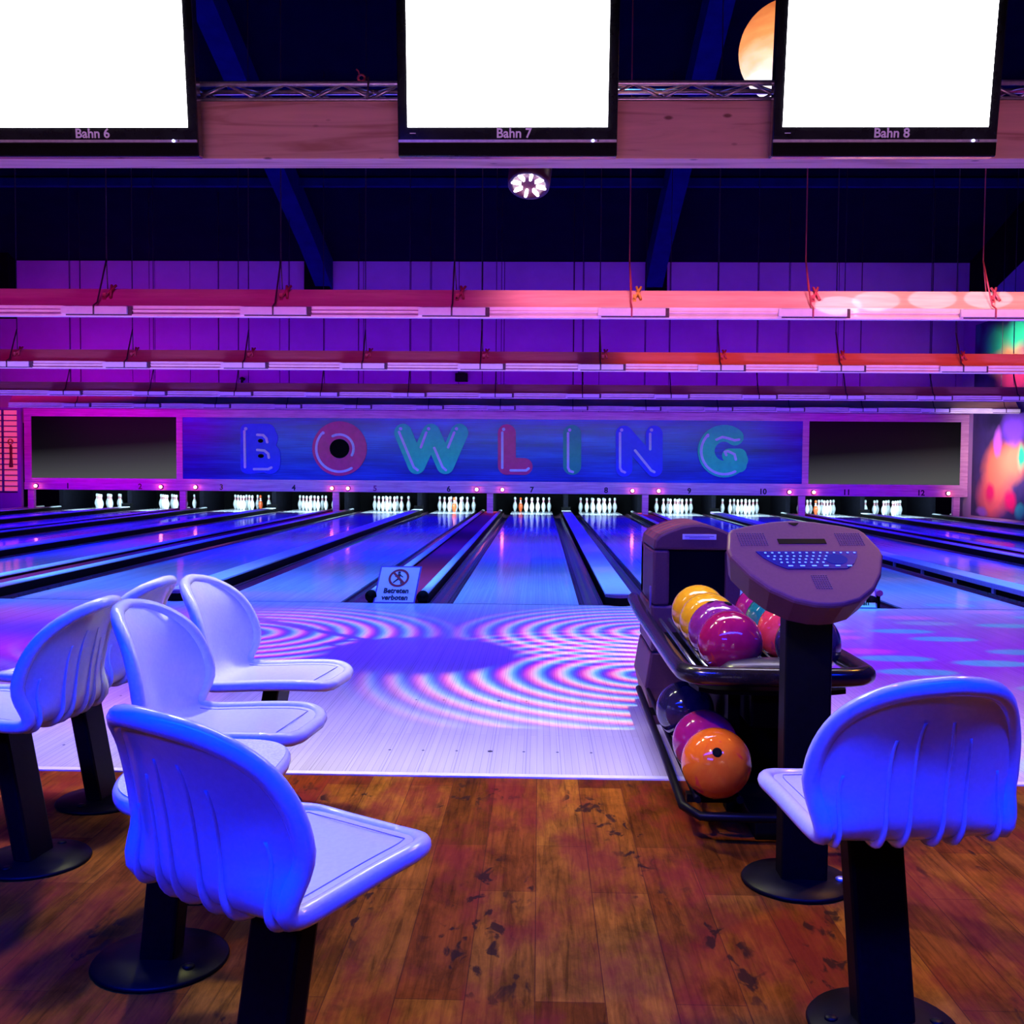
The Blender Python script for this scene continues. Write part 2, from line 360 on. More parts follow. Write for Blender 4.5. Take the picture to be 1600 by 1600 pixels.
# ------------------------------------------------------------------ lanes
def nth(k): return ['first', 'second', 'third', 'fourth', 'fifth', 'sixth', 'seventh', 'eighth', 'ninth', 'tenth'][k]
WORD = ['', 'one', 'two', 'three', 'four', 'five', 'six', 'seven', 'eight', 'nine', 'ten', 'eleven', 'twelve']
LW, GW = 1.066, .222
def gutter_mb(side):
    b = MB(); x0 = side*(LW/2+.004)
    arc = [(x0+side*(GW/2-.006 - (GW/2-.006)*math.cos(a*PI/10)), -.012-.075*math.sin(a*PI/10)) for a in range(11)]
    b.rings([[(x, y, z) for x, z in arc] + [(x, y, z-.006) for x, z in arc[::-1]] for y in (Y_FOUL+.008, Y_END-.6)], smooth=False)
    return b
proto = None
for n in range(1, 13):
    lab = 'glossy bowling lane ending under the number %s, with dark gutters' % WORD[n]
    if proto is None:
        proto = thing('bowling_lane', lab, 'bowling lane', (lane_x(n), 0, 0), 0, 'bowling lanes')
        MB().box(-LW/2, LW/2, Y_FOUL+.007, Y_END, -.10, 0).build('lane_bed', M['lane'], proto)
        for s in (-1, 1): gutter_mb(s).build('gutter', M['gutter'], proto)
    else:
        c = copy_tree(proto); c.location.x = lane_x(n); c['label'] = lab
# dividers: narrow white cappings inside each pair
ZC = .085
protoN = None
for n in (1, 3, 5, 7, 9, 11):
    xc = (lane_x(n)+lane_x(n+1))/2
    lab = 'white capping strip between the lanes numbered %s and %s' % (WORD[n], WORD[n+1])
    hw = (1.756-LW)/2-GW-.008
    if protoN is None:
        protoN = thing('lane_divider', lab, 'lane divider', (xc, 0, 0), 0, 'white cappings between paired lanes')
        MB().box(-hw+.02, hw-.02, Y_FOUL+.05, 26.3, -.155, ZC-.02).build('side_board', M['black'], protoN)
        MB().box(-hw, hw, Y_FOUL+.04, 26.3, ZC-.02, ZC).build('capping', M['cap'], protoN, bevel=.004)
        b = MB(); arc = [(-hw-.005+(2*hw+.01)*k/10, Y_FOUL+.05-.10*math.sin(PI*k/10)**.7) for k in range(11)]
        b.prism(arc, -.1, ZC-.018, lambda x, y, d: (x, y, d), 0); b.prism(arc, ZC-.018, ZC+.006, lambda x, y, d: (x, y, d), 1)
        b.build('end_cap', [M['black'], noisy('violet_rubber_cap', (.14, .06, .2), (.2, .08, .26), 40, .35)], protoN)
        MB().box(-.112, .112, 26.3, 26.5, -.08, .17).build('end_block', M['dark'], protoN)
    else:
        c = copy_tree(protoN); c.location.x = xc; c['label'] = lab
        if n == 9:                                                   # bumper rail brackets seen on this one
            for k in range(9):
                MB().box(-hw-.012, -hw+.012, 9.0+k*.92, 9.05+k*.92, -.06, ZC-.02).build('rail_bracket', noisy('violet_bracket', (.3, .2, .5), (.4, .25, .6), 30, .4), c)
            MB().box(-hw-.02, -hw, Y_FOUL+.2, 26.2, ZC-.045, ZC).build('bumper_rail', noisy('violet_rail', (.35, .25, .6), (.45, .3, .7), 30, .35), c)
# wide dividers between pairs: two rails with a red felt strip between
protoW = None
for n in (0, 2, 4, 6, 8, 10, 12):
    if n == 0: xc = lane_x(1)-LW/2-.48
    elif n == 12: xc = lane_x(12)+LW/2+.48
    else: xc = (lane_x(n)+lane_x(n+1))/2
    lab = ('red felt strip with white rails left of the lane numbered one' if n == 0 else 'red felt strip with white rails right of the lane numbered twelve' if n == 12
           else 'red felt strip with white rails between the lanes numbered %s and %s' % (WORD[n], WORD[n+1]))
    if protoW is None:
        protoW = thing('rail_divider', lab, 'lane divider', (xc, 0, 0), 0, 'red felt dividers between lane pairs')
        MB().box(-.18, .18, Y_FOUL+.02, 26.2, -.155, .045).build('felt_strip', M['carpet'], protoW)
        for s in (-1, 1):
            MB().box(s*.22-.034, s*.22+.034, Y_FOUL+.06, 26.2, -.155, .068).build('side_board', M['black'], protoW)
            r = MB(); pts = [(.042*math.cos(a), .068+.030*math.sin(a)) for a in [PI*k/8 for k in range(9)]]
            r.rings([[(s*.22+x, y, z) for x, z in pts] for y in (Y_FOUL+.05, 26.2)], smooth=True)
            r.build('rail', M['cap'], protoW)
            r = MB(); r.lathe([(.0, 0), (.046, 0), (.050, .01), (.050, .06), (0, .06)], 16, M4=Matrix.Translation((s*.22, Y_FOUL+.06, .055)) @ Matrix.Rotation(PI/2, 4, 'X'))
            r.build('end_knob', M['black'], protoW)
    else:
        c = copy_tree(protoW); c.location.x = xc; c['label'] = lab
        if n == 8:                                                   # raised round bumper tube with its post
            b = MB(); b.tube([(.37, 8.95, .095), (.37, 12.5, .095)], .028, 12); b.build('bumper_tube', noisy('violet_tube', (.3, .12, .4), (.4, .16, .5), 30, .35), c)
            MB().box(.35, .39, 9.0, 9.03, -.09, .08).build('tube_post', M['black'], c)

# ------------------------------------------------------------------ pin pit
b = MB().box(X_L+2.2, X_R-.2, Y_END+.3, Y_END+.36, -.2, .75)
struct(b.build('wall_pit_curtain', M['dark']), 'black curtain behind the pins', 'wall')
struct(MB().box(X_L+2.2, X_R-.2, Y_MASK+.14, Y_END+.36, .70, .76).build('ceiling_pit', M['dark']), 'black hood over the pin decks', 'ceiling')
for n in range(0, 13):
    if n == 0: x0 = lane_x(1)-LW/2-GW-.16
    elif n == 12: x0 = lane_x(12)+LW/2+GW+.16
    else: x0 = (lane_x(n)+lane_x(n+1))/2
    struct(MB().box(x0-.055, x0+.055, 26.55, Y_END+.3, -.1, .70).build('wall_kickback', noisy('dark_kickback_board', (.003, .003, .006), (.005, .005, .01), 10, .9, spec=.05)), 'dark kickback board beside the pins', 'wall')

# bowling pins
PROF = [(0, 0), (.0258, 0), (.0285, .006), (.036, .03), (.0535, .085), (.0605, .115), (.0578, .155), (.049, .19), (.036, .222), (.0285, .245), (.0242, .262), (.0232, .278), (.0248, .300), (.0305, .325), (.0325, .345), (.029, .365), (.019, .377), (.006, .381), (0, .381)]
def pin_mesh(red):
    b = MB(); mis = [0]*(len(PROF)-1)
    for k in (9, 11): mis[k] = 1
    if red: mis = [0]*8+[1, 0, 1, 1]+[0]*6; 
    b.lathe(PROF, 14, mis=mis)
    o = b.build('bowling_pin', [M['pinor'], M['pin']] if red else [M['pin'], M['pinred']]); return o
pw, pr = pin_mesh(False), pin_mesh(True)
used = {0: False, 1: False}
orange = {3: 5, 6: 0, 7: 3, 11: 1}
ROWS = [(0, 0)] + [(-1, 1), (1, 1)] + [(-2, 2), (0, 2), (2, 2)] + [(-3, 3), (-1, 3), (1, 3), (3, 3)]
YP = 26.86
desc = ['front white pin', 'left pin of the second row', 'right pin of the second row', 'left pin of the third row', 'middle pin of the third row', 'right pin of the third row', 'far left pin of the back row', 'second pin from left of the back row', 'third pin from left of the back row', 'far right pin of the back row']
for n in range(1, 13):
    for i, (cx, r) in enumerate(ROWS):
        red = orange.get(n) == i
        src = pr if red else pw
        if not used[int(red)]: o = src; used[int(red)] = True
        else: o = src.copy(); COL.objects.link(o)
        o.location = (lane_x(n)+cx*.1524, YP+r*.264, .0005)
        tag(o, ('orange bowling pin standing among white ones under number %s' % WORD[n]) if red else '%s under the number %s' % (desc[i].replace(' pin', ' bowling pin'), WORD[n]), 'bowling pin', 'bowling pins racked under number %s' % WORD[n])

# ------------------------------------------------------------------ masking unit with numbers
mu = thing('masking_unit', 'long violet masking board with lane numbers above the pin decks', 'masking unit', (0, 0, 0))
def zc(v): return P(800, v, Y_MASK).z
zb0, zb1, zb2, ztop0, ztop1 = zc(771), zc(759.5), zc(752.5), zc(655), zc(643)
x0, x1 = P(37, 700, Y_MASK).x, P(1514, 700, Y_MASK).x
MB().box(x0, x1, Y_MASK, Y_MASK+.14, zb0, zb1).build('number_board', M['fascia'], mu, bevel=.01)
MB().box(x0, x1, Y_MASK+.03, Y_MASK+.14, zb1, zb2).build('lower_rail', M['fascia'], mu)
MB().box(x0, x1, Y_MASK+.02, Y_MASK+.14, ztop0, ztop1).build('top_rail', M['fascia'], mu)
for ua, ub_ in ((37, 48), (275, 284.5), (1254.5, 1264.5), (1502, 1514)):
    MB().box(P(ua, 700, Y_MASK).x, P(ub_, 700, Y_MASK).x, Y_MASK+.025, Y_MASK+.14, zb2, ztop0).build('stile', M['fascia'], mu)
for n in (0, 2, 4, 6, 8, 10, 12):
    xc = lane_x(1)-LW/2-.48 if n == 0 else lane_x(12)+LW/2+.48 if n == 12 else (lane_x(n)+lane_x(n+1))/2
    w = .075
    if n == 12: xc -= .08
    MB().box(xc-w, xc+w, Y_MASK+.03, Y_MASK+.14, 0.046, zb0).build('pillar', M['fascia'], mu)
nu = {1: 106, 2: 219, 3: 346, 4: 459, 5: 586, 6: 701, 7: 831, 8: 947, 9: 1077, 10: 1192, 11: 1323, 12: 1439}
nmats = {1: M['ink'], 2: mat('dark_ochre_number', (.22, .10, .03), .5), 3: mat('dark_ochre_number', (.22, .10, .03), .5), 5: mat('magenta_number', (.35, .02, .2), .5)}
zn = (zb0+zb1)/2
for n, u in nu.items():
    x = P(u, 764, Y_MASK).x
    text_obj('lane_number', str(n), .185, nmats.get(n, M['ink']), mu, facing(x, Y_MASK-.002, zn), bold=.006)
for k, u in enumerate((57, 252, 306, 519, 544, 745, 785, 988, 1029, 1233, 1271, 1481)):
    x = P(u, 764, Y_MASK).x
    near = ['one', 'two', 'three', 'four', 'five', 'six', 'seven', 'eight', 'nine', 'ten', 'eleven', 'twelve'][k]
    t = thing('indicator_lamp', 'glowing red indicator lamp beside the number %s' % near, 'lamp', (x, Y_MASK-.002, zn), 0, 'red lamps on the masking board')
    RX = Matrix.Rotation(PI/2, 4, 'X')
    MB().lathe([(0, 0), (.055, 0), (.055, .02), (.04, .025), (0, .025)], 14, M4=RX).build('collar', M['black'], t)
    b = MB().sphere((0, -.045, 0), .040, u=14, v=10); b.build('bulb', mat('red_bulb_glow', (1, .3, .3), .4, emit=(1., .16, .20), es=22.), t)
# flat panels at both ends, black to grey gradient put in as made-up glow
m, g, bs = nmat('black_to_grey_glow', .4, spec=.1)
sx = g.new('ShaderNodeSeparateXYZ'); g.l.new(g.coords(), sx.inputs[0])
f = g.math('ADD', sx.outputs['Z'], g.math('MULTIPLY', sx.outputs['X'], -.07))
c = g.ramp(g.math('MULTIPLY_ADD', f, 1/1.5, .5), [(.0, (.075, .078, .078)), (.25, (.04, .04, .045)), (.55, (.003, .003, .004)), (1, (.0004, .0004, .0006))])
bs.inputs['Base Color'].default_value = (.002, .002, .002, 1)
g.l.new(c, bs.inputs['Emission Color']); bs.inputs['Emission Strength'].default_value = 1.      # painted gradient given an added glow of its own
for ua, ub_, lab in ((48, 275, 'black to grey graded panel left of the bowling sign'), (1264.5, 1502, 'black to grey graded panel right of the bowling sign')):
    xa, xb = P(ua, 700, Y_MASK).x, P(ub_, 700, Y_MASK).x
    o = MB().box(-(xb-xa)/2, (xb-xa)/2, -.02, .02, -(ztop0-zb2)/2, (ztop0-zb2)/2).build('graded_panel', m, None, ((xa+xb)/2, Y_MASK+.07, (zb2+ztop0)/2)); tag(o, lab, 'panel')
# the sign
sg = thing('sign_board', 'blue brushed sign board with big BOWLING letters over the middle lanes', 'sign', (0, 0, 0))
m, g, bs = nmat('brushed_blue_board', .35)
fz = g.noise(g.coords((.8, 1, 60)), 1.0, 6, .75); f2 = g.noise(g.coords((.35, 1, 3)), 1.3, 3)
c = g.ramp(g.math('MULTIPLY_ADD', f2, .5, g.math('MULTIPLY', fz, .55)), [(.36, (.01, .006, .20)), (.52, (.012, .02, .55)), (.74, (.03, .14, 1.0))])
g.l.new(c, bs.inputs['Base Color'])
xa, xb = P(284.5, 700, Y_MASK).x, P(1254.5, 700, Y_MASK).x
MB().box(xa, xb, Y_MASK+.05, Y_MASK+.09, zb2, ztop0).build('board', m, sg)
LB = noisy('blue_letter_paint', (.01, .01, .95), (.02, .02, 1.), 8, .5); LR = noisy('magenta_letter_paint', (.62, .01, .20), (.70, .015, .24), 8, .5)
LT = noisy('teal_letter_paint', (.0, .62, .40), (.01, .70, .46), 8, .5); LT2 = noisy('dark_teal_letter_paint', (.0, .32, .26), (.01, .36, .3), 8, .5)
LH = noisy('lavender_letter_line', (.62, .50, .98), (.70, .58, 1.), 8, .5)
YL = Y_MASK+.05
def pw_(u, v): p = P(u, v, YL); return (p.x, p.z)
PXM = (P(801, 700, YL)-P(800, 700, YL)).length
CAPN = [0]
def capsule(bm_, a, c, r, y0, y1, mi=0, seg=14):
    CAPN[0] = (CAPN[0]+1) % 40; y0 -= CAPN[0]*.0004
    (ax, az), (cx_, cz) = a, c; an = math.atan2(cz-az, cx_-ax)
    poly = [(cx_+r*math.cos(an-PI/2+PI*k/seg), cz+r*math.sin(an-PI/2+PI*k/seg)) for k in range(seg+1)] + [(ax+r*math.cos(an+PI/2+PI*k/seg), az+r*math.sin(an+PI/2+PI*k/seg)) for k in range(seg+1)]
    bm_.prism(poly, y0, y1, lambda x, z, d: (x, d, z), mi)
def stroke(bm_, pts, rpx, y0, y1, mi=0):
    for k, (a, c) in enumerate(zip(pts, pts[1:])): capsule(bm_, pw_(*a), pw_(*c), rpx*PXM, y0, y1, mi)
def arcp(cu, cv, r, a0, a1, n=16, ry=None): return [(cu+r*math.cos(math.radians(a0+(a1-a0)*k/n)), cv-(ry or r)*math.sin(math.radians(a0+(a1-a0)*k/n))) for k in range(n+1)]
def letter(body, m, lines, dots=(), holes=()):
    b = MB(); y0, y1 = YL-.035, YL
    for s_ in body: stroke(b, s_[0], s_[1], y0, y1)
    for hu, hv, hr, hy in holes:
        cx_, cz = pw_(hu, hv); b.prism([(cx_+hr*PXM*math.cos(a*PI/12), cz+hy*PXM*math.sin(a*PI/12)) for a in range(24)], y0-.024, y0-.003, lambda x, z, d: (x, d, z), 1)
    L = b.build('letter', [m, M['dark']], sg)
    for l in lines: b = MB(); stroke(b, l, 1.9, y0-.030, y0-.006); b.build('neon_line', LH, L)
    for du, dv in dots:
        cx_, cz = pw_(du, dv); b = MB(); b.prism([(cx_+2.6*PXM*math.cos(a*PI/8), cz+2.6*PXM*math.sin(a*PI/8)) for a in range(16)], y0-.030, y0-.006, lambda x, z, d: (x, d, z)); b.build('neon_dot', LH, L)
letter([([(386, 672), (386, 730)], 10), ([(389, 675), (418, 675), (421, 685)], 13), ([(421, 684), (416, 700)], 14), ([(392, 700), (420, 702)], 14), ([(422, 710), (422, 724)], 17), ([(389, 728), (422, 724)], 13), ([(398, 690), (410, 715)], 16)], LB,
       [[(383, 674), (384, 730)], [(403, 679.5), (412, 680), (417, 685), (418.5, 691)], [(403, 703), (414, 704), (420, 709), (421, 715)], [(398, 733), (420, 733), (425, 730.5)]], [(385, 670)], [(408, 689, 4, 3), (408.5, 712.5, 4.5, 3)])
cO = (531, 701)
letter([(arcp(*cO, 29, 0, 360, 40), 13.6)], LR, [arcp(*cO, 36, 140, 302, 20), arcp(*cO, 22, 118, -28, 16)], [(505.5, 676.5)], [(531, 701, 15.5, 15)])
letter([([(630, 676), (651, 727)], 13.8), ([(651, 727), (674, 676)], 13.8), ([(674, 676), (696, 727)], 13.8), ([(696, 727), (718, 676)], 13.8)], LT,
       [[(624, 675), (647, 730), (653, 734.5)], [(666.5, 676), (658, 699)], [(679, 700), (692, 730), (697, 734.5)], [(710, 676), (700.5, 699)]], [(626.5, 670), (670, 670), (713.5, 670)])
letter([([(792, 677), (792, 728)], 14), ([(792, 728), (819, 729)], 13.2)], LR, [[(785, 676), (785, 731)], [(798, 735), (822, 735), (826, 732)]], [(787, 671)])
letter([([(894, 678), (894, 728)], 14)], LT2, [[(887.5, 677), (887.5, 731), (890, 736), (895, 737.5)]], [(890, 672)])
letter([([(975, 678), (975, 732)], 13), ([(975, 678), (1022, 732)], 13), ([(1022, 678), (1022, 732)], 13)], LB,
       [[(968.5, 677), (968.5, 731), (971, 736), (976, 738)], [(992, 704), (1017, 735), (1022, 737.5)], [(1015.5, 678), (1015.5, 702)]], [(971, 672), (1017.5, 672)])
letter([(arcp(1131, 705, 28, 52, 330, 26, 28), 13), ([(1139, 712), (1155, 712), (1155, 727)], 11)], LT, [arcp(1131, 705, 36, 135, 298, 20), [(1119, 687), (1128, 683), (1137, 685), (1147, 688), (1154, 687)], [(1134, 711), (1132, 706), (1137, 705), (1147, 710), (1149, 718)]], [(1105, 681)])
t = thing('wall_speaker', 'small black speaker box mounted on the purple back wall', 'speaker', P(721, 590, Y_WALL-.12))
MB().box(-.15, .15, -.1, .1, -.1, .1).build('cabinet', M['black'], t, bevel=.01); MB().box(-.13, .13, -.106, -.1, -.08, .08).build('grille', M['blackm'], t); MB().box(-.03, .03, .1, .12, -.05, .05).build('bracket', M['black'], t)
t = thing('wall_camera', 'small dark camera angled on the back wall over the left sign panel', 'camera', P(379, 592, Y_WALL-.15), .5)
MB().box(-.05, .05, -.09, .09, -.03, .03, M4=Matrix.Rotation(.5, 4, 'Y')).build('camera_body', M['black'], t, bevel=.008); MB().box(-.015, .015, 0, .15, -.09, -.02).build('bracket', M['black'], t)

# ------------------------------------------------------------------ hanging light valances
rows = [(8.95, 480, 498, .175, (152, 430, 707, 986, 1267, 1550), 104, 'nearest of the four hanging valances'), (13.4, 567.5, 580, .168, (15, 198, 382, 567, 751, 938, 1125, 1312, 1502), 70, 'second of the four hanging valances from the front'),
        (18.4, 614, 622.5, .165, (102, 234, 368, 502, 638, 774, 910, 1048, 1185, 1322, 1458, 1590), 52, 'third of the four hanging valances from the front'), (22.3, 633.5, 641.5, .15, (15, 120, 229, 338, 449, 558, 670, 782, 895, 1009, 1121, 1233, 1347, 1459, 1570), 43, 'farthest of the four hanging valances')]
M['valw'] = noisy('pale_stained_board', (.80, .42, .40), (.92, .56, .50), 5, .55, (.5, 5, 5))
M['vall'] = noisy('white_valance_lip', (.82, .78, .84), (.92, .88, .94), 6, .4)
M['tubeh'] = noisy('white_lamp_housing', (.80, .80, .92), (.86, .86, .96), 20, .3)
for ri, (y, v0, v1, dep, us, wpx, lab) in enumerate(rows):
    z0, z1 = P(800, v0, y).z, P(800, v1, y).z
    xa, xb = (X_L+.05, X_R-.06) if ri < 3 else (P(14, 637, y).x, P(1592, 637, y).x)
    t = thing('hanging_valance', '%s, pale board with white lip' % lab, 'valance', (0, y, z0), 0, 'hanging light valances over the lanes')
    b = MB(); b.rings([[(x, .0, 0), (x, dep, dep), (x, dep+.02, dep-.012), (x, .02, -.012)] for x in (xa, xb)], smooth=False); b.build('sloped_board', M['valw'], t)
    b = MB().box(xa, xb, -.02, .02, z1-z0, 0); b.box(xa, xb, -.045, -.02, z1-z0, z1-z0+.022); b.box(xa, xb, -.032, -.02, (z1-z0)*.5, (z1-z0)*.5+.012); b.build('lip_board', M['vall'], t, bevel=.004)
    pxm = (P(801, 500, y)-P(800, 500, y)).length
    for u in us:
        x = P(u, v0, y).x
        w = wpx*pxm/2
        if x-w < xa: continue
        MB().box(x-w, x+w, -.075, -.045, (z1-z0)*.80, (z1-z0)*.16).box(x-w+.03, x+w+.035, -.046, -.018, (z1-z0)*.92, (z1-z0)*.10, 1).build('lamp_housing', [M['tubeh'], M['cable']], t)  # offset dark plate behind each housing stands in for its shadow line
        b = MB(); zt_ = .44; yt = .2; zr = roof_z(y+yt)-z0-.05
        rr = .0075 if ri < 1 else .009
        b.tube([(x, -.08, -.09), (x, -.08, -.01), (x, -.0, .03), (x, yt, zt_)], rr, 5)
        b.tube([(x+.02, dep, dep), (x, yt, zt_), (x, yt, zr)], rr*.75, 5)
        b.build('hanger_cable', M['redcable'] if (ri == 0 and u > 900) else M['cable'], t)
        if ri < 2:
            b = MB().box(x+.02, x+.05, dep*.35, dep*.42, dep*.35, dep*.42+.05); b.tube([(x+.03, dep*.35, dep*.35+.02), (x+.10, dep*.95, dep+.03)], .012, 6); b.tube([(x+.09, dep*.35, dep*.35+.02), (x+.06, dep*.95, dep+.03)], .012, 6)
            b.build('strap', M['ochre'] if u == 986 else M['redcable'], t)
# ------------------------------------------------------------------ pine beam with truss and screens
YB = 4.85
zbt, zbb = P(800, 157, YB).z, P(800, 248, YB).z
o = MB().box(-7.5, 7.5, YB, YB+.155, zbb, zbt).build('pine_beam', M['pine'], bevel=.004); tag(o, 'long knotty pine beam carrying the lit screens under the truss', 'beam')
t = thing('lighting_truss', 'silver box truss lying along the top of the pine beam', 'truss', (0, YB+.02, zbt))
TH, TD = .085, .11
for z in (.012, TH):
    for y in (0, TD):
        b = MB(); b.tube([(-7.4, y, z), (7.4, y, z)], .0125 if z > .05 else .010, 10); b.build('chord', M['alu'], t)
b0 = -7.2; pitch = .271; k0 = P(443, 128, YB).x
for y, nm in ((0, 0), (TD, 1)):
    b = MB(); x = k0-26*pitch + (pitch*.5 if nm else 0); pts = []
    while x < 7.2:
        pts += [(x, y, TH-.004), (x+pitch/2, y, .016)]; x += pitch
    for a, c in zip(pts, pts[1:]): b.tube([a, c], .006, 6)
    b.build('lacing', M['alu'], t)
b = MB(); x = k0-26*pitch
while x < 7.2:
    b.tube([(x, 0, TH), (x+pitch/2, TD, TH)], .005, 5); b.tube([(x+pitch/2, TD, TH), (x+pitch, 0, TH)], .005, 5); x += pitch
b.build('top_lacing', M['alu'], t)
t = thing('truss_clamp', 'small dark hook clamp sitting on the truss left of the middle screen', 'clamp', (P(568, 122, YB+.02).x, YB+.02, zbt+TH+.012))
b = MB(); b.tube([(-.01+.016*math.cos(a), 0, .014+.016*math.sin(a)) for a in [2*PI*k/10 for k in range(11)]], .006, 6); b.tube([(-.018, 0, .025), (-.024, 0, .045), (-.034, 0, .055)], .004, 6); b.build('hook', M['redcable'], t)
b = MB(); b.tube([(.02, 0, .01), (.026, -.02, .012), (.024, -.02, -.05), (.02, -.02, -.09)], .004, 6); b.build('strap', M['cable'], t)

TILT = math.radians(8)
def make_tv(num, u0, u1, lab):
    # outer box in TV space: width W, height H, front face at local y=0, bottom at z=0; tilted towards the viewer
    yb = YB-.11
    pa, pb = P(u0, 245, yb), P(u1, 245, yb)
    W = pb.x-pa.x; H = .725
    t = thing('television', lab, 'television', ((pa.x+pb.x)/2, yb, pa.z), 0, 'televisions on the pine beam')
    T = Matrix.Rotation(TILT, 4, 'X')
    def bx(name, m, x0, x1, y0, y1, z0, z1, bev=.0, par=t): return MB().box(x0, x1, y0, y1, z0, z1, M4=T).build(name, m, par, bevel=bev)
    sb = .128; st = H-.028; sx = W/2-.045
    b = MB().box(-W/2, W/2, .0, .07, 0, H, M4=T)
    fr = b.build('frame', M['bezel'], t, bevel=.008)
    bx('screen', M['glass_on'], -sx, sx, -.0035, .002, sb, st)
    bx('trim_strip', M['alu'], -W/2+.004, W/2-.004, -.010, .004, .062, .073)
    b = MB().box(-W/2+.004, W/2-.004, -.004, .004, .006, .060, M4=T).build('speaker_bar', M['black'], t)
    text_obj('lane_caption', 'Bahn %d' % num, .058, M['text'], t, T @ facing(0.03, -.003, .100), bold=.0012)
    b = MB(); b.lathe([(0, 0), (.006, 0), (.006, .004), (0, .004)], 10, M4=T @ Matrix.Translation((W/2-.11, -.0105, .0675)) @ Matrix.Rotation(PI/2, 4, 'X'))
    b.build('power_light', mat('blue_power_led', (.3, .3, 1), .4, emit=(.35, .4, 1.), es=14), t)
    b = MB(); b.lathe([(0, 0), (.004, 0), (.004, .004), (0, .004)], 8, M4=T @ Matrix.Translation((W/2-.087, -.0105, .0675)) @ Matrix.Rotation(PI/2, 4, 'X')); b.build('sensor', M['ink'], t)
    bx('maker_mark', M['text'], -W/2+.055, -W/2+.082, -.002, .002, .100, .103)
    MB().box(-.12, .12, .06, .14, .1, .5, M4=T).build('wall_bracket', M['black'], t)
    return t
make_tv(6, -36, 311, 'glowing white television captioned Bahn 6 at the left')
make_tv(7, 622, 964, 'glowing white television captioned Bahn 7 in the middle')
make_tv(8, 1205, 1556, 'glowing white television captioned Bahn 8 at the right')

# LED stage light under the beam
pc = P(826, 290, 5.75)
t = thing('stage_light', 'round stage light with glowing white petals under the pine beam', 'stage light', pc)
R1 = Matrix.Rotation(math.radians(-25), 4, 'X') @ Matrix.Rotation(math.radians(4), 4, 'Y')
b = MB(); b.lathe([(0, .02), (.085, .02), (.09, .0), (.107, -.004), (.115, .0), (.118, .03), (.122, .2), (.10, .25), (.05, .27), (0, .27)], 32, M4=R1); b.build('housing', noisy('crimson_black_can', (.05, .008, .03), (.08, .012, .05), 30, .35), t)
pet = mat('white_petal_glow', (1, 1, 1), .4, emit=(.95, .85, 1.), es=9)
for k in range(8):
    a = 2*PI*k/8+.2
    M4 = R1 @ Matrix.Rotation(a, 4, 'Z')
    b = MB(); poly = [(.070+.028*math.copysign(abs(math.cos(q))**.6, math.cos(q)), .0085*math.copysign(abs(math.sin(q))**.6, math.sin(q))) for q in [2*PI*i/16 for i in range(16)]]
    b.prism(poly, .008, .024, lambda x, y, d: M4 @ Vector((x, y, d-.012))); b.build('lens', pet, t)
b = MB(); b.tube([(-.13, .05, .13), (-.135, .06, .3), (-.06, .07, .42), (.06, .07, .42), (.135, .06, .3), (.13, .05, .13)], .010, 6); b.build('yoke', noisy('crimson_yoke', (.3, .02, .1), (.4, .03, .14), 30, .4), t)
b = MB(); b.tube([(0, .07, .42), (0, .07, roof_z(5.8)-pc.z-.1)], .012, 6); b.build('drop_rod', M['cable'], t)
# orange globe lamp behind the right screen
pg = P(1232, 80, 6.6)
t = thing('globe_lamp', 'glowing orange globe lamp behind the right television', 'lamp', pg)
m, g, bs = nmat('orange_globe_glow', .4)
sx = g.new('ShaderNodeSeparateXYZ'); g.l.new(g.coords(), sx.inputs[0])
nz = g.noise(g.coords((1, 1, 3)), 5, 3)
c = g.ramp(g.math('ADD', g.math('MULTIPLY_ADD', sx.outputs['Z'], -1.5, .45), g.math('MULTIPLY', g.math('SUBTRACT', nz, .5), .35)), [(.12, (.62, .15, .04)), (.42, (1, .34, .10)), (.66, (1., .75, .42)), (.85, (1, 1, .9))])
g.l.new(c, bs.inputs['Base Color']); g.l.new(c, bs.inputs['Emission Color']); bs.inputs['Emission Strength'].default_value = 1.2
RG = .305
MB().sphere((0, 0, 0), RG, u=40, v=28).build('globe', m, t)
b = MB(); b.lathe([(.0, RG+.05), (.05, RG+.05), (.06, RG-.01), (0, RG-.02)], 16); b.tube([(0, 0, RG+.04), (0, 0, roof_z(6.6)-pg.z-.05)], .008, 6); b.build('cord', M['cable'], t)
b = MB(); b.lathe([(RG*.3, -RG*.93), (RG*.3, -RG*1.0), (RG*.12, -RG*1.06), (.0, -RG*1.06)], 20); b.build('end_fitting', mat('bright_fitting', (1, .8, .5), .4, emit=(1, .75, .4), es=4), t)

# ------------------------------------------------------------------ swivel chairs
ctrl = [(.235, .438), (.21, .445), (.15, .449), (.05, .445), (-.06, .437), (-.125, .434), (-.168, .442), (-.193, .472), (-.203, .52), (-.216, .60), (-.238, .68), (-.270, .735), (-.295, .762)]
prof = catmull([(a, 0, c) for a, c in ctrl], 6)
prof = [Vector((p.x, p.z)) for p in prof]
cum = [0.]
for a, c in zip(prof, prof[1:]): cum.append(cum[-1]+(c-a).length)
SL = cum[-1]
def at_s(s):
    s = max(0, min(SL, s))
    for i in range(len(cum)-1):
        if s <= cum[i+1]: break
    t = (s-cum[i])/max(1e-9, cum[i+1]-cum[i]); p = prof[i].lerp(prof[i+1], t)
    d = (prof[min(i+2, len(prof)-1)]-prof[max(i-1, 0)]).normalized()
    return p, d
S_J = next(c for c, p in zip(cum, prof) if p.x < -.18)           # the seat/back fold
S_D = S_J + .09
HW = .206
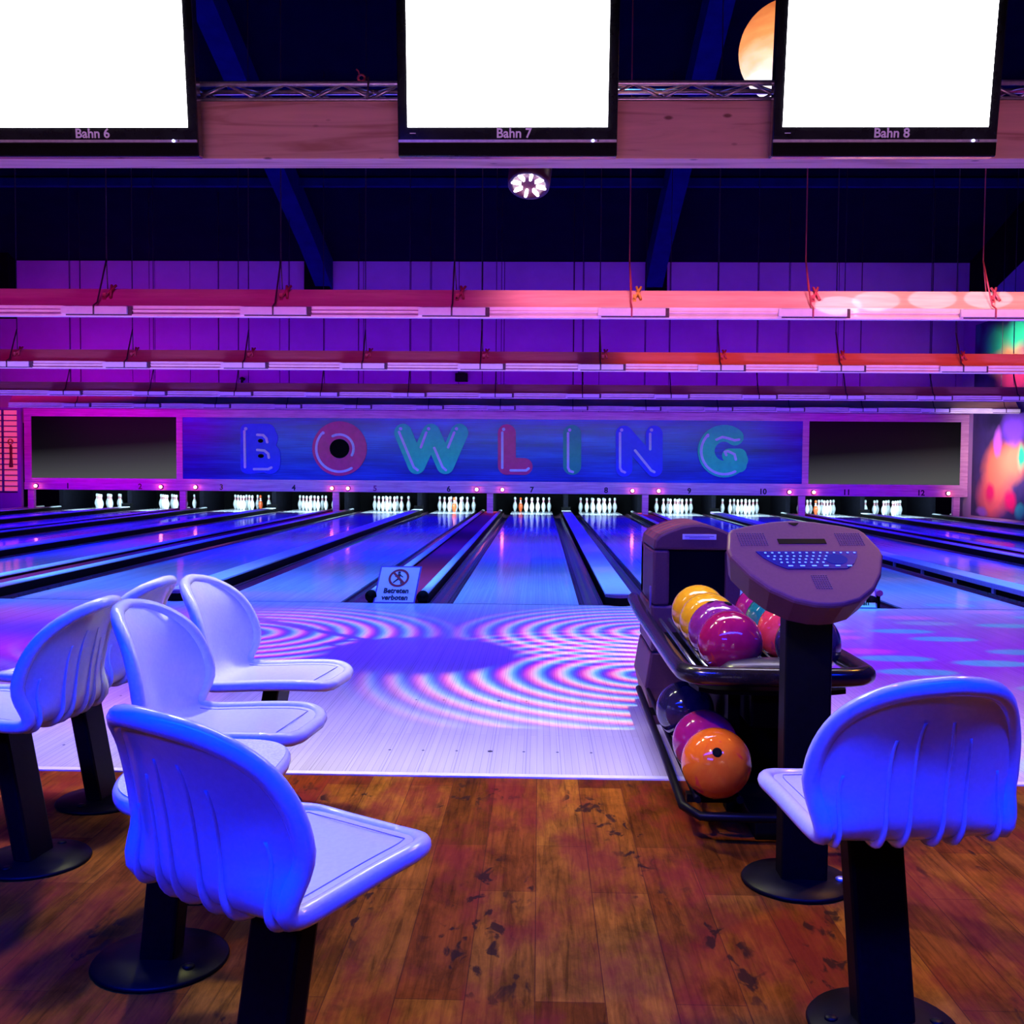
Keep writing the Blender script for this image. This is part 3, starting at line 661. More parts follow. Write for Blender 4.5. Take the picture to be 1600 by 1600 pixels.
def halfw(s):
    hf, r = .176, .108
    base = hf + (.188-hf)*min(1, s/(S_J)) if s < S_J else .188+(HW-.188)*min(1, (s-S_J)/.10)
    if s < r: base -= r*(1 - (max(0, 1-((r-s)/r)**2.3))**(1/2.3))
    if s > S_D: base *= max(0.0, 1-((s-S_D)/(SL-S_D))**2.25)**.5
    return base
def surf(s, l, off=0.):
    p, d = at_s(s); nrm = Vector((-d.y, d.x))                      # points to the outer (under/back) side after sign fix
    if nrm.x > 0 and s > S_J or (s <= S_J and nrm.y > 0): nrm = -nrm
    k = max(0, min(1, (s-S_J+.05)/.14)); k = k*k*(3-2*k)
    f = p.x + k*.062*(l/HW)**2 + nrm.x*off
    z = p.y + (1-k)*.008*(l/HW)**2 + nrm.y*off
    return Vector((f, l, z))
def shell_mb():
    N = 46; K = 22; ss = []
    for i in range(N+1):
        u = i/N; ss.append(SL*(.5-.5*math.cos(PI*u))*.55 + SL*u*.45)
    b = MB(); grid_o, grid_i = [], []
    for s in ss:
        w = max(.012, halfw(s))
        grid_i.append([surf(s, w*(2*k/K-1), -.008) for k in range(K+1)])
        grid_o.append([surf(s, w*(2*k/K-1), .008) for k in range(K+1)])
    for gi, flip in ((grid_i, 0), (grid_o, 1)): b.rings(gi, 0, cap=False, closed=False)
    loop = [surf(s, -max(.012, halfw(s))) for s in ss] + [surf(s, max(.012, halfw(s))) for s in ss[::-1]]
    b.tube(loop, .0185, 12, closed=True)
    # fine groove following the edge of the seat
    gl = []
    for i in range(14): s = .05+(S_J-.09)*i/13; gl.append(surf(s, -(halfw(s)-.04), -.0085))
    gl2 = [Vector((p.x, -p.y, p.z)) for p in gl[::-1]]
    b.tube(gl[::-1]+gl2[::-1], .0013, 4, mi=1)
    return b
def rib_mb(fr, s0, s1, dmax):
    b = MB(); a = []; n = 26
    for i in range(n+1):
        s = s0+(s1-s0)*i/n; e = i/n
        bend = .006*max(0, (e-.8)/.2)**2*(-1 if fr > 0 else 1)
        l = fr*min(HW, .19)+bend
        fold = math.exp(-((s-S_J+.03)/.075)**2)
        d = (.0028+(dmax)*fold)*min(1, (n-i)/5+.05)*min(1, i/4+.1)
        a.append((surf(s, l, .006), surf(s, l, .010+d)))
    for off in (-.0045, .0045):
        pass
    rings = []
    for p, q in a:
        w = Vector((0, .0034, 0)); m = (q-p)
        rings.append([p-w, p+m*.7-w*.95, q-w*.3, q+w*.3, p+m*.7+w*.95, p+w])
    b.rings(rings, 0)
    return b
def make_chair(label):
    t = thing('swivel_chair', label, 'chair', (0, 0, 0), 0, 'white moulded swivel chairs')
    sh = shell_mb().build('seat_shell', [M['chair'], M['dark_line']], t, recalc=True)
    for fr, s1 in ((-.86, .12), (-.42, .20), (-.18, .24), (.18, .24), (.42, .20), (.86, .12)):
        rib_mb(fr, S_J-.10, S_J+s1, .010).build('rib', M['chair'], sh)
    M4 = Matrix(((1, 0, .19, -.06), (0, 1, 0, 0), (0, 0, 1, 0), (0, 0, 0, 1)))
    b = MB().box(-.028, .028, -.0615, .0615, .012, .425, M4=M4); b.build('post', M['blackm'], t, bevel=.010)
    b = MB().box(-.10, .14, -.09, .09, .418, .436); b.build('swivel_plate', M['blackm'], t, bevel=.005)
    b = MB(); b.lathe([(0, 0), (.153, 0), (.155, .004), (.150, .010), (.09, .018), (0, .022)], 40, at=(-.06, 0, 0)); bs_ = b.build('base', M['blackm'], t)
    for sx_ in (-1, 1):
        b = MB(); b.lathe([(0, .010), (.014, .010), (.014, .018), (.010, .021), (0, .021)], 12, at=(sx_*.02-.06, .105 if sx_ > 0 else -.105, 0)); b.build('bolt', M['blackm'], bs_)
    return t
ch0 = make_chair('white swivel chair at the front left, its blue-lit ribbed back turned to the viewer')
def place(x, y, deg, label, src=ch0):
    c = src if label is None else copy_tree(src)
    c.location = (x, y, 0); c.rotation_euler = (0, 0, math.radians(deg))
    if label: c['label'] = label
    return c
place(-.452, 1.80, 57, None)
place(-.850, 2.775, -7, 'white swivel chair facing right, between the front left chair and the one nearest the lanes')
place(-.895, 3.43, -8, 'white swivel chair facing right, nearest the lanes with its whole seat in view')
place(-1.515, 2.92, 174, 'white swivel chair facing left at the left edge, its blue ribbed back showing')
place(-1.545, 3.46, 174, 'white swivel chair facing left, mostly hidden behind another white chair back')
place(.712, 2.165, 99, 'white swivel chair at the lower right, seen from behind in front of the keyboard console')

# small side table behind the front left chair
t = thing('side_table', 'small grey speckled side table with rounded top, hidden behind the front left chair', 'table', (-.87, 2.33, 0))
b = MB(); N = 48; pts = []
cxy = (.140, -.12)
for k in range(N):
    a = 2*PI*k/N; e = .62 if math.cos(a) > 0 else .95
    pts.append((cxy[0]+.168*math.copysign(abs(math.cos(a))**e, math.cos(a)), cxy[1]+.25*math.copysign(abs(math.sin(a))**e, math.sin(a))))
rings = []
for ins, z in ((.012, .455), (.003, .459), (0, .468), (0, .478), (.004, .486), (.012, .490)):
    rings.append([(cxy[0]+(x-cxy[0])*(1-ins/.18), cxy[1]+(y-cxy[1])*(1-ins/.22), z) for x, y in pts])
b.rings(rings); tt = b.build('table_top', M['chair'], t)
b = MB(); b.prism([(cxy[0]+(x-cxy[0])*.935, cxy[1]+(y-cxy[1])*.95) for x, y in pts], .488, .4915, lambda x, y, d: (x, y, d)); b.build('laminate_panel', M['laminate'], tt)
M4 = Matrix(((1, 0, .1, 0), (0, 1, 0, 0), (0, 0, 1, 0), (0, 0, 0, 1)))
MB().box(-.04, .04, -.04, .04, .012, .45, M4=M4).build('post', M['blackm'], t, bevel=.008)
MB().box(-.03, .26, -.16, .06, .44, .456).build('support_plate', M['blackm'], t)
b = MB(); b.lathe([(0, 0), (.153, 0), (.155, .004), (.150, .010), (.09, .018), (0, .022)], 40); bs_ = b.build('base', M['blackm'], t)
b = MB(); b.lathe([(0, .010), (.014, .010), (.014, .019), (.010, .022), (0, .022)], 12, at=(.085, -.06, 0)); b.build('bolt', M['blackm'], bs_)

# ------------------------------------------------------------------ keyboard console
t = thing('keyboard_console', 'mauve keyboard console with glowing blue keys on a black pedestal', 'console', (.73, 2.86, 0))
TC = Matrix.Translation((.012, -.02, .895)) @ Matrix.Rotation(math.radians(9), 4, 'Z') @ Matrix.Rotation(math.radians(38), 4, 'X') @ Matrix.Scale(1.085, 4)
half = [(0, .158), (.06, .152), (.13, .136), (.175, .122), (.186, .108), (.205, .045), (.204, .020), (.172, -.05), (.135, -.10), (.085, -.138), (.035, -.154), (0, -.157)]
out = half + [(-x, y) for x, y in half[-2:0:-1]]
b = MB()
def sc_(k, z): return [TC @ Vector((x*k, y*k, z)) for x, y in out]
b.rings([sc_(.80, -.085), sc_(.90, -.075), sc_(.99, -.008), sc_(1., 0), sc_(.992, .006), sc_(.972, .010), sc_(.95, .011)], smooth=False)
hd = b.build('console_head', M['housing'], t)
kb = [(-.135, .032), (.135, .032), (.128, .012), (.112, -.012), (.085, -.032), (-.072, -.032), (-.095, -.018), (-.122, .008)]
b = MB(); b.prism(kb, .0115, .0135, lambda x, y, d: TC @ Vector((x, y, d))); kbo = b.build('keyboard_panel', noisy('blue_backlit_panel', (.0, .0, .06), (.005, .005, .10), 60, .3), hd)
kbo.data.materials[0].node_tree.nodes['Principled BSDF'].inputs['Emission Color'].default_value = (.0, .0, 1., 1); kbo.data.materials[0].node_tree.nodes['Principled BSDF'].inputs['Emission Strength'].default_value = .10
b = MB()
for r_, (yy, xa, xb) in enumerate(((.0255, -.112, .125), (.013, -.108, .045), (.0015, -.096, .038), (-.010, -.080, .030), (-.0225, -.060, .095))):
    nk = [14, 10, 9, 8, 6][r_]
    for k in range(nk):
        x = xa+(xb-xa)*k/(nk-1); w = .0026 if r_ < 4 else .006
        b.prism([(x-w, yy-.0018), (x+w, yy-.0018), (x+w, yy+.0018), (x-w, yy+.0018)], .0137, .0147, lambda X, Y, d: TC @ Vector((X, Y, d)))
b.build('key_lights', mat('blue_key_glow', (.2, .4, 1), .4, emit=(.06, .2, 1.), es=1.3), kbo)
b = MB(); b.prism([(.068+.03*math.cos(a), .002+.019*math.sin(a)) for a in [PI*k/12 for k in range(24)]], .0137, .0142, lambda X, Y, d: TC @ Vector((X, Y, d))); b.build('touch_field', mat('dim_blue_glow', (.0, .0, .03), .6, spec=.1, emit=(.0, .04, 1.), es=.28), kbo)
b = MB(); b.prism([(-.064, .062), (.064, .062), (.064, .080), (-.064, .080)], .0095, .0125, lambda X, Y, d: TC @ Vector((X, Y, d))); b.build('card_slot', M['black'], hd)
b = MB(); b.prism([(-.014, .1425), (.014, .1425), (.004, .133), (-.004, .133)], .0095, .0125, lambda X, Y, d: TC @ Vector((X, Y, d))); b.build('arrow_mark', M['black'], hd)
def grille(x0, x1, y0, y1, nx, ny):
    b = MB()
    for i in range(nx):
        for j in range(ny):
            x, y = x0+(x1-x0)*i/(nx-1), y0+(y1-y0)*j/(ny-1)
            b.prism([(x+.0017*math.cos(a), y+.0017*math.sin(a)) for a in [PI*k/3 for k in range(6)]], .0105, .0128, lambda X, Y, d: TC @ Vector((X, Y, d)))
    b.build('speaker_grille', noisy('dim_mauve_dot', (.08, .05, .08), (.11, .06, .1), 60, .6), hd)
grille(-.165, -.095, .058, .102, 11, 8); grille(.100, .165, .058, .102, 11, 8); grille(-.016, .022, -.10, -.055, 7, 8)
MB().box(-.052, .076, -.04, .04, .014, .86).build('pedestal', M['black'], t, bevel=.008)
b = MB(); b.lathe([(0, 0), (.150, 0), (.154, .004), (.148, .012), (.08, .02), (0, .024)], 40); bs_ = b.build('base', M['blackm'], t)
b = MB(); b.lathe([(0, .010), (.014, .010), (.014, .02), (.010, .023), (0, .023)], 12, at=(.115, -.02, 0)); b.build('bolt', M['alu'], bs_)

# ------------------------------------------------------------------ ball return
t = thing('ball_return', 'black ball return rack with a mauve hooded outlet standing at the lane edge', 'ball return', (.70, 4.0, 0))
def hx(x0, x1, y0, y1, z0, z1): return MB().box(x0, x1, y0-4.0, y1-4.0, z0, z1)
xl, xr, yf, yk = -.188, .205, 4.62, 5.15
b = MB()
arch = [(xl+.03+(xr-xl-.06)*k/14, .858+.050*math.sin(PI*k/14)) for k in range(15)]
topp = [(xl, .79), (xl+.008, .835)] + arch + [(xr-.008, .835), (xr, .79)]
b.prism(topp, yf-4, yk-4, lambda x, z, d: (x, d, z))
b.box(xl, xl+.075, yf-4, yk-4, .54, .79); b.box(xr-.07, xr, yf-4, yk-4, .54, .79); b.box(xl, xr, yk-4.1, yk-4, .54, .80)
low = [(xl, .54), (xr, .54), (xr, .0), (xl, .0)]
b.box(xl-.004, xr+.004, yf-4, yk-4, .33, .54)
b.rings([[(xl-.004, yf-4, .33), (xr+.004, yf-4, .33), (xr+.004, yk-4, .33), (xl-.004, yk-4, .33)], [(xl-.03, yf-4.01, .17), (xr+.03, yf-4.01, .17), (xr+.03, yk-4, .17), (xl-.03, yk-4, .17)], [(xl+.01, yf-4, .0), (xr-.01, yf-4, .0), (xr-.01, yk-4, .0), (xl+.01, yk-4, .0)]], smooth=False)
hood = b.build('hood', M['housing'], t, bevel=.012)
hx(xl+.06, xr-.055, yf+.02, yk-.12, .545, .80).build('outlet_opening', M['dark'], hood)
MB().box(xl+.13, xl+.28, yf-4.003, yf-3.999, .838, .862).build('notice_strip', M['signw'], hood)
b = MB()
for z_, x0_, x1_ in ((.853, xl+.14, xl+.27), (.846, xl+.16, xl+.25)): b.box(x0_, x1_, yf-4.0042, yf-4.003, z_-.0018, z_+.0018)
b.build('notice_print', noisy('faded_small_print', (.25, .22, .3), (.4, .36, .45), 300, .6), hood)
MB().box(xl-.006, xl, yf-3.95, yf-3.92, .52, .62).build('side_latch', noisy('violet_latch', (.3, .18, .4), (.36, .2, .46), 30, .4), hood)
# upper tray: a padded tube loop round the rack
zt = .500
loop = [(-.235, 1.02), (-.24, .5), (-.235, -.2), (-.232, -.62), (-.215, -.715), (-.16, -.755), (0, -.765), (.06, -.765), (.25, -.755), (.335, -.72), (.355, -.64), (.35, -.3), (.32, .1), (.26, .5)]
pts = catmull([(x, y, zt+.02*max(0, y)) for x, y in loop], 6)
b = MB(); b.tube(pts, .030, 14); b.build('tray_rim', noisy('glossy_black_rim', (.010, .008, .012), (.016, .012, .018), 50, .2), t)
b = MB(); b.prism([(.055+(x-.055)*.86, y*.93) for x, y in loop[1:]] , zt-.07, zt-.055, lambda x, y, d: (x, y, d)); b.build('tray_floor', M['black'], t)
for x in (-.155, -.115, .005, .045, .105, .145, .26, .30):
    b = MB(); b.tube([(x, -.60, zt-.034), (x, .60, zt-.020)], .0075, 8); b.build('track_bar', M['steel'], t)
b = MB(); b.lathe([(0, .0), (.13, .0), (.13, .02), (.11, .038), (.05, .05), (0, .052)], 32, M4=Matrix.Translation((.055, -.655, zt-.012)) @ Matrix.Diagonal((1.25, .62, 1, 1))); hub = b.build('bumper_cushion', noisy('dark_rubber_cushion', (.03, .03, .045), (.045, .045, .06), 60, .3), t)
b = MB()
for k in range(5): b.box(.075+k*.02, .083+k*.02, -.70, -.66, zt+.028, zt+.031)
b.build('vent_slots', M['dark'], hub)
# lower rack
b = MB(); b.box(-.03, .15, -.42, .60, .06, zt-.07); b.box(-.0, .12, -.62, -.42, .3, zt-.07); b.build('rack_core', M['black'], t, bevel=.01)
for s, x in ((0, -.205), (1, -.075), (2, .175), (3, .305)):
    b = MB(); b.tube([(x, -.86, .137), (x, .60, .161)], .011, 8); b.build('lower_track', M['steel'] if s in (9,) else M['blackm'], t)
b = MB(); b.tube([(-.245, .62, .165), (-.25, -.5, .135), (-.245, -.82, .105), (-.20, -.885, .095), (-.06, -.895, .095), (.05, -.895, .095), (.30, -.885, .095), (.345, -.82, .105), (.345, .6, .15)], .014, 10); b.build('lower_rail', M['blackm'], t)
for x, y in ((-.14, -.75), (.24, -.75), (-.14, .4), (.24, .4)):
    MB().box(x-.085, x+.085, y-.02, y+.02, .10, .125).build('cross_bar', M['blackm'], t)
MB().box(-.02, .14, -.82, .5, .0, .06).build('foot_plate', M['black'], t, bevel=.006)
for s in (-1, 1):
    MB().box(.06+s*.10-.02, .06+s*.10+.02, -.55, -.49, .0, zt-.07).build('leg', M['black'], t)

BR = .1085
def ball(name_col, m, x, y, z, label, holes=True, rot=(0, 0, 0)):
    o = thing('bowling_ball', label, 'bowling ball', (x, y, z), 0, 'bowling balls on the return rack')
    b = MB().sphere((0, 0, 0), BR, u=40, v=26); sp = b.build('ball_body', m, o)
    if holes:
        R_ = Matrix.Rotation(rot[2], 4, 'Z') @ Matrix.Rotation(rot[0], 4, 'X')
        for hx_, hy_, hr in ((-.016, .012, .0125), (.016, .012, .0125), (0, -.05, .0145)):
            d = Vector((hx_, hy_, math.sqrt(BR*BR-hx_*hx_-hy_*hy_))); n = d.normalized()
            q = n.to_track_quat('Z', 'Y').to_matrix().to_4x4()
            b = MB(); b.lathe([(0, -.004), (hr, -.004), (hr, .0006), (hr*.6, .0009), (0, .0009)], 16, M4=R_ @ Matrix.Translation(d) @ q); b.build('finger_hole', M['dark'], sp)
    return o
def ballmat(name, c1, c2, c3=None, sc=3.2, lo=.42, hi=.58, rough=.09):
    if name in MATS: return MATS[name]
    m, g, b = nmat(name, rough, coat=.6)
    f = g.noise(g.coords(), sc*4, 4, .6, 1.2)
    c = g.ramp(f, [(lo, c1), (hi, c2)])
    if c3: c = g.mix(g.ramp(g.noise(g.coords(loc=(3, 1, 2)), sc*3, 3, .6, 1.), [(.60, (0, 0, 0)), (.66, (1, 1, 1))]), c, c3)
    g.l.new(c, b.inputs['Base Color']); return m
yel = ballmat('swirled_yellow_ball', (.97, .46, .008), (.99, .56, .012), (.97, .34, .03))
oran = ballmat('swirled_orange_ball', (.90, .16, .008), (.95, .21, .01), (.85, .05, .03))
pink = ballmat('magenta_ball', (.33, .006, .055), (.41, .009, .07), (.62, .03, .04), lo=.4, hi=.6)
pur = ballmat('purple_teal_ball', (.24, .02, .13), (.32, .03, .17), (.05, .25, .18))
mag = ballmat('plain_purple_ball', (.36, .010, .11), (.42, .014, .13))
grn = ballmat('green_gold_ball', (.01, .20, .13), (.02, .28, .18), (.40, .22, .04))
red = ballmat('coral_red_ball', (.88, .05, .06), (.95, .08, .09), (.6, .03, .1))
drk = ballmat('dark_navy_ball', (.02, .014, .05), (.035, .02, .07), None)
ZU = zt+.008+.095
XA, XB = .647, .897
ball('', pink, XA, 3.47, ZU-.035, 'magenta bowling ball at the front of the upper rack', False)
ball('', pur, XA, 3.69, ZU-.03, 'purple and teal bowling ball behind the front magenta ball', True, (math.radians(-8), 0, .9))
ball('', yel, XA-.002, 3.91, ZU-.027, 'yellow bowling ball second from the hooded outlet', False)
ball('', yel, XA-.004, 4.130, ZU-.022, 'yellow bowling ball nearest the hooded outlet', False)
ball('', drk, XB+.01, 3.47, ZU-.035, 'dark purple bowling ball mostly hidden behind the console pedestal', False)
ball('', red, XB-.004, 3.69, ZU-.03, 'coral red bowling ball with a finger hole left of the console pedestal', True, (math.radians(40), 0, .55))
ball('', grn, XB-.004, 3.91, ZU-.027, 'green and gold bowling ball behind the coral red ball', False)
ball('', mag, XB-.004, 4.125, ZU-.022, 'dark purple bowling ball at the back under the console', False)
ball('', oran, .558, 3.19, .238, 'orange bowling ball at the front of the lower rack', False)
o = bpy.data.objects['ball_body']
ob = [x for x in bpy.data.objects if x.name.startswith('bowling_ball')][-1]
sp = [x for x in bpy.data.objects if x.parent == ob][0]
hd_ = Vector((-.12, -.80, .52)).normalized(); q = hd_.to_track_quat('Z', 'Y').to_matrix().to_4x4()
b = MB(); b.lathe([(0, -.004), (.0145, -.004), (.0145, .0006), (.009, .0009), (0, .0009)], 18, M4=Matrix.Translation(hd_*BR) @ q); b.build('finger_hole', M['dark'], sp)
ball('', mag, .560, 3.42, .241, 'plain purple bowling ball behind the orange one on the lower rack', False)
ball('', drk, .556, 3.86, .247, 'dark navy bowling ball at the back of the lower rack under the tray', False)

# ------------------------------------------------------------------ warning signs at the foul line
def sign(x, label, mi):
    t = thing('warning_sign', label, 'sign', (x, Y_FOUL-.03, 0.001), 0, 'no entry signs on the dividers')
    T = Matrix.Rotation(math.radians(-36), 4, 'X') @ Matrix(((1, 0, .10, 0), (0, 1, 0, 0), (0, 0, 1, 0), (0, 0, 0, 1)))
    W, H = .165, .365
    MB().box(-W-.012, W+.012, 0, .012, 0, H, M4=T).build('sign_frame', noisy('violet_sign_frame', (.14, .08, .4), (.2, .1, .5), 20, .4), t)
    fb = MB().box(-W, W, -.003, .001, .012, H-.014, M4=T).build('sign_face', M['signw'], t)
    b = MB()
    def ring2(cx_, cz, r0, r1, n=36):
        for k in range(n):
            a0, a1 = 2*PI*k/n, 2*PI*(k+1)/n
            b.face([T @ Vector((cx_+r*math.cos(a), -.0045, cz+r*math.sin(a))) for r, a in ((r0, a0), (r1, a0), (r1, a1), (r0, a1))])
    cx_, cz, r = .0, .245, .088
    ring2(cx_, cz, r*.78, r*1.0)
    s_ = math.sqrt(.5); d = .007
    b.face([T @ Vector((cx_+x, -.0046, cz+z)) for x, z in ((-r*.8*s_-d, r*.8*s_-d), (-r*.8*s_+d, r*.8*s_+d), (r*.8*s_+d, -r*.8*s_+d), (r*.8*s_-d, -r*.8*s_-d))])
    b.build('prohibition_ring', M['signred'], fb, recalc=False)
    b = MB()
    def limb(p, q, w0, w1):
        p, q = Vector((p[0], p[1])), Vector((q[0], q[1])); n = Vector((-(q-p).y, (q-p).x)).normalized()
        b.face([T @ Vector((cx_+v.x, -.0043, cz+v.y)) for v in (p+n*w0, p-n*w0, q-n*w1, q+n*w1)])
    b.face([T @ Vector((cx_-.004+.012*math.cos(a*PI/8), -.0043, cz+.052+.012*math.sin(a*PI/8))) for a in range(16)])
    limb((-.003, .038), (0, -.008), .013, .010); limb((.0, .034), (.034, .008), .005, .004); limb((-.004, .030), (-.034, .012), .005, .004)
    limb((-.002, -.006), (-.042, -.048), .008, .005); limb((.002, -.006), (.022, -.03), .008, .006); limb((.022, -.028), (.026, -.056), .006, .005); limb((.024, -.056), (.04, -.056), .004, .003)
    b.build('walking_figure', M['ink'], fb, recalc=False)
    for s_, z in (('Betreten', .118), ('verboten', .052)):
        text_obj('sign_lettering', s_, .066, M['ink'], fb, T @ facing(0, -.0045, z), bold=.0022, sx=.92)
    MB().box(-.1, .1, .02, .03, .055, .24, M4=Matrix.Translation((0, .25, 0)) @ Matrix.Rotation(math.radians(4), 4, 'X')).build('back_strut', M['black'], t)
sign((lane_x(6)+lane_x(7))/2-.02, 'Betreten verboten no-walking sign leaning between the lanes numbered six and seven', 0)
sign((lane_x(8)+lane_x(9))/2+.075, 'Betreten verboten no-walking sign mostly hidden behind the keyboard console', 1)
# ------------------------------------------------------------------ camera
cam = bpy.data.cameras.new('camera'); co = bpy.data.objects.new('camera', cam); COL.objects.link(co)
cam.sensor_width = 36; cam.sensor_fit = 'HORIZONTAL'; cam.lens = 36*F_PX/1600; cam.clip_end = 200
co.matrix_world = Matrix(((_R.x, _U.x, -_F.x, 0), (_R.y, _U.y, -_F.y, 0), (_R.z, _U.z, -_F.z, CAM_H), (0, 0, 0, 1)))
SC.camera = co
# ------------------------------------------------------------------ lights
def area(name, loc, target, sx, sy, col, power, spread=180):
    l = bpy.data.lights.new(name, 'AREA'); l.shape = 'RECTANGLE'; l.size = sx; l.size_y = sy; l.color = col; l.energy = power; l.spread = math.radians(spread)
    o = bpy.data.objects.new(name, l); COL.objects.link(o); o.location = loc
    d = (Vector(target)-Vector(loc)).normalized(); o.rotation_euler = d.to_track_quat('-Z', 'Y').to_euler() if abs(d.z) < .999 else (0 if d.z < 0 else PI, 0, 0)
    return o
def spot(name, loc, target, col, power, deg, blend=.3, r=.05):
    l = bpy.data.lights.new(name, 'SPOT'); l.color = col; l.energy = power; l.spot_size = math.radians(deg); l.spot_blend = blend; l.shadow_soft_size = r
    o = bpy.data.objects.new(name, l); COL.objects.link(o); o.location = loc
    d = (Vector(target)-Vector(loc)).normalized(); o.rotation_euler = d.to_track_quat('-Z', 'Y').to_euler() if abs(d.z) < .9999 else (0, 0, 0)
    return o
w = bpy.data.worlds.new('hall_dark'); SC.world = w; w.use_nodes = True
w.node_tree.nodes['Background'].inputs[0].default_value = (.02, .004, .08, 1); w.node_tree.nodes['Background'].inputs[1].default_value = .02
COLS = {0: (0.22, 0.72, 4.2), 1: (0, 0.03, 4.2), 2: (0, 0, 3.0), 3: (0, 0, 2.67), 4: (0, .11, 5.0), 5: (.52, .44, .85), 6: (.10, .05, 2.0), 7: (0.5, 0, 1.15), 8: (0.6, 0, 0.34), 9: (.4, 0, .4), 10: (.7, 0, .6),
 11: (1.4, .46, .52), 12: (1.5, 0.42, 0.78), 13: (.24, .002, .19), 14: (.66, .05, .02), 15: (.2, 0, .084), 16: (.09, 0, .03), 17: (1., .25, .8), 18: (1.2, .5, 1.95), 19: (.66, .22, 1.66), 20: (.46, .12, 1.25),
 21: (1.3, .52, .04), 22: (.26, .09, .22), 23: (.5, .03, .3), 24: (1.4, 1.4, .5), 25: (.55, .2, .15)}
LIGHTS = [
 ('A', 'blacklight_tube', (-2., 9.3, 2.50), (-2., 9.9, 0), 23., .08, 200, 120),
 ('A', 'blacklight_tube', (-2., 13.8, 2.46), (-2., 14.3, 0), 23., .08, 260, 120),
 ('A', 'blacklight_tube', (-2., 18.8, 2.44), (-2., 19.3, 0), 23., .08, 260, 120),
 ('A', 'blacklight_tube', (-2., 22.6, 2.42), (-2., 23.1, 0), 23., .08, 200, 120),
 ('A', 'seat_blue_light', (-.9, .4, 3.6), (-.9, 1.95, .2), 8.5, .4, 80, 100),
 ('A', 'approach_fill', (-.5, 4.45, 3.2), (-.5, 4.3, 0), 7, .3, 60, 60),  # unseen fills added to tint the approach boards, near and far
 ('A', 'approach_fill', (-.5, 6.9, 3.2), (-.5, 6.9, 0), 7, .3, 60, 70),
 ('A', 'wall_wash', (-2, 22.9, 2.75), (-2, 25.6, 4.2), 22, .1, 100, 120),
 ('A', 'wall_wash', (-11, 21.5, 3.4), (-11.5, 25.6, 3.6), 5, .2, 40, 120),
 ('A', 'mask_wash', (-1, 22.6, 2.3), (-1, 25.1, 1.2), 22, .1, 60, 70),
 ('A', 'mask_wash', (-10.5, 22.5, 2.2), (-11, 25.1, 1.2), 4, .1, 16, 100),
 ('A', 'board_wash', (6.0, 7.9, 3.5), (6.0, 9.05, 2.62), 7, .1, 16, 35),
 ('A', 'board_wash', (1.2, 7.9, 3.5), (1.2, 9.05, 2.62), 3.0, .1, 4, 35),
 ('A', 'board_wash', (-5.4, 7.9, 3.5), (-5.4, 9.05, 2.62), 11, .1, 17, 35),
 ('A', 'board_wash', (5.5, 12.2, 3.5), (5.5, 13.5, 2.6), 9, .1, 14, 35),
 ('A', 'board_wash', (-5.5, 12.2, 3.5), (-5.5, 13.5, 2.6), 12, .1, 14, 35),
 ('A', 'board_wash', (-1.5, 17.2, 3.4), (-1.5, 18.5, 2.6), 20, .1, 18, 35),
 ('A', 'lip_wash', (-1, 8.3, 2.0), (-1, 8.93, 2.5), 18, .06, 10, 40),  # unseen washes added in mid-air below each valance lip
 ('A', 'lip_wash', (-1, 12.7, 2.0), (-1, 13.38, 2.47), 22, .06, 10, 40),
 ('A', 'lip_wash', (-1, 17.7, 2.0), (-1, 18.38, 2.46), 22, .06, 10, 40),
 ('A', 'lip_wash', (-1, 21.7, 2.0), (-1, 22.28, 2.46), 22, .06, 10, 40),
 ('S', 'warm_spot', (2.6, 4.3, 3.3), (1.3, 1.9, 0), 150, 48, .8),
 ('A', 'beam_wash', (0, 3.9, 2.3), (0, 4.85, 2.75), 6, .1, 10, 60),
 ('S', 'hood_spot', (-.6, 2.6, 3.4), (.72, 4.6, .7), 40, 26, .6),
 ('S', 'seat_key', (-1.1, 4.45, 3.1), (-.6, 2.3, .4), 150, 75, .6),  # unseen key added to brighten the seat tops
 ('S', 'floor_spot', (-.2, 3.6, 3.6), (.1, 2.3, 0), 100, 50, .8),
]
for i, L in enumerate(LIGHTS):
    if L[0] == 'A': o_ = area(L[1], L[2], L[3], L[4], L[5], (1, 1, 1), L[6], L[7])
    else: o_ = spot(L[1], L[2], L[3], (1, 1, 1), L[4], L[5], L[6], .08)
    r_, g_, b_ = COLS.get(i, (1, 1, 1)); mx = max(r_, g_, b_, 1e-6)
    o_.data.color = (r_/mx, g_/mx, b_/mx); o_.data.energy *= mx
    o_['fit'] = i
area('seat_blue_light', (-2.0, -.9, 2.5), (-.7, 1.9, .55), 1.6, .3, (0, .012, 1), 24, 80)  # second blue source, added behind the camera to brighten the front left chair back
# pin deck lights
for n in range(1, 13):
    area('pin_light', (lane_x(n), 25.75, .60), (lane_x(n), 27.2, .16), .9, .05, (.55, .82, 1.), 60)
area('mural_fill', (7.4, 20.8, 1.6), (X_R, 23.2, 1.5), .6, .6, (1., .75, .75), 38, 50)  # unseen fills added so the mural colours show
area('mural_fill', (7.4, 20.4, 3.3), (X_R, 22.6, 3.75), .5, .5, (1., .85, .75), 13, 30)
area('letter_fill', (-1, 22.0, 2.25), (-1, 25.1, 1.2), 14, .1, (.0, .62, .35), 30, 60)  # unseen green fill added for the teal letters
for uu, vv in ((1372, 474), (1456, 468), (1542, 466), (1322, 489)):
    tg = P(uu, vv, 9.05); spot('disc_spot', (tg.x-3.2, 6.6, 4.1), tg, (.55, .70, 1.), 900, 3.8, .15, .01)
spot('ball_spot', (-1.0, 1.3, 3.3), (.76, 3.55, .42), (1., .70, .5), 270, 24, .6)  # unseen warm spot added to bring out the ball colours
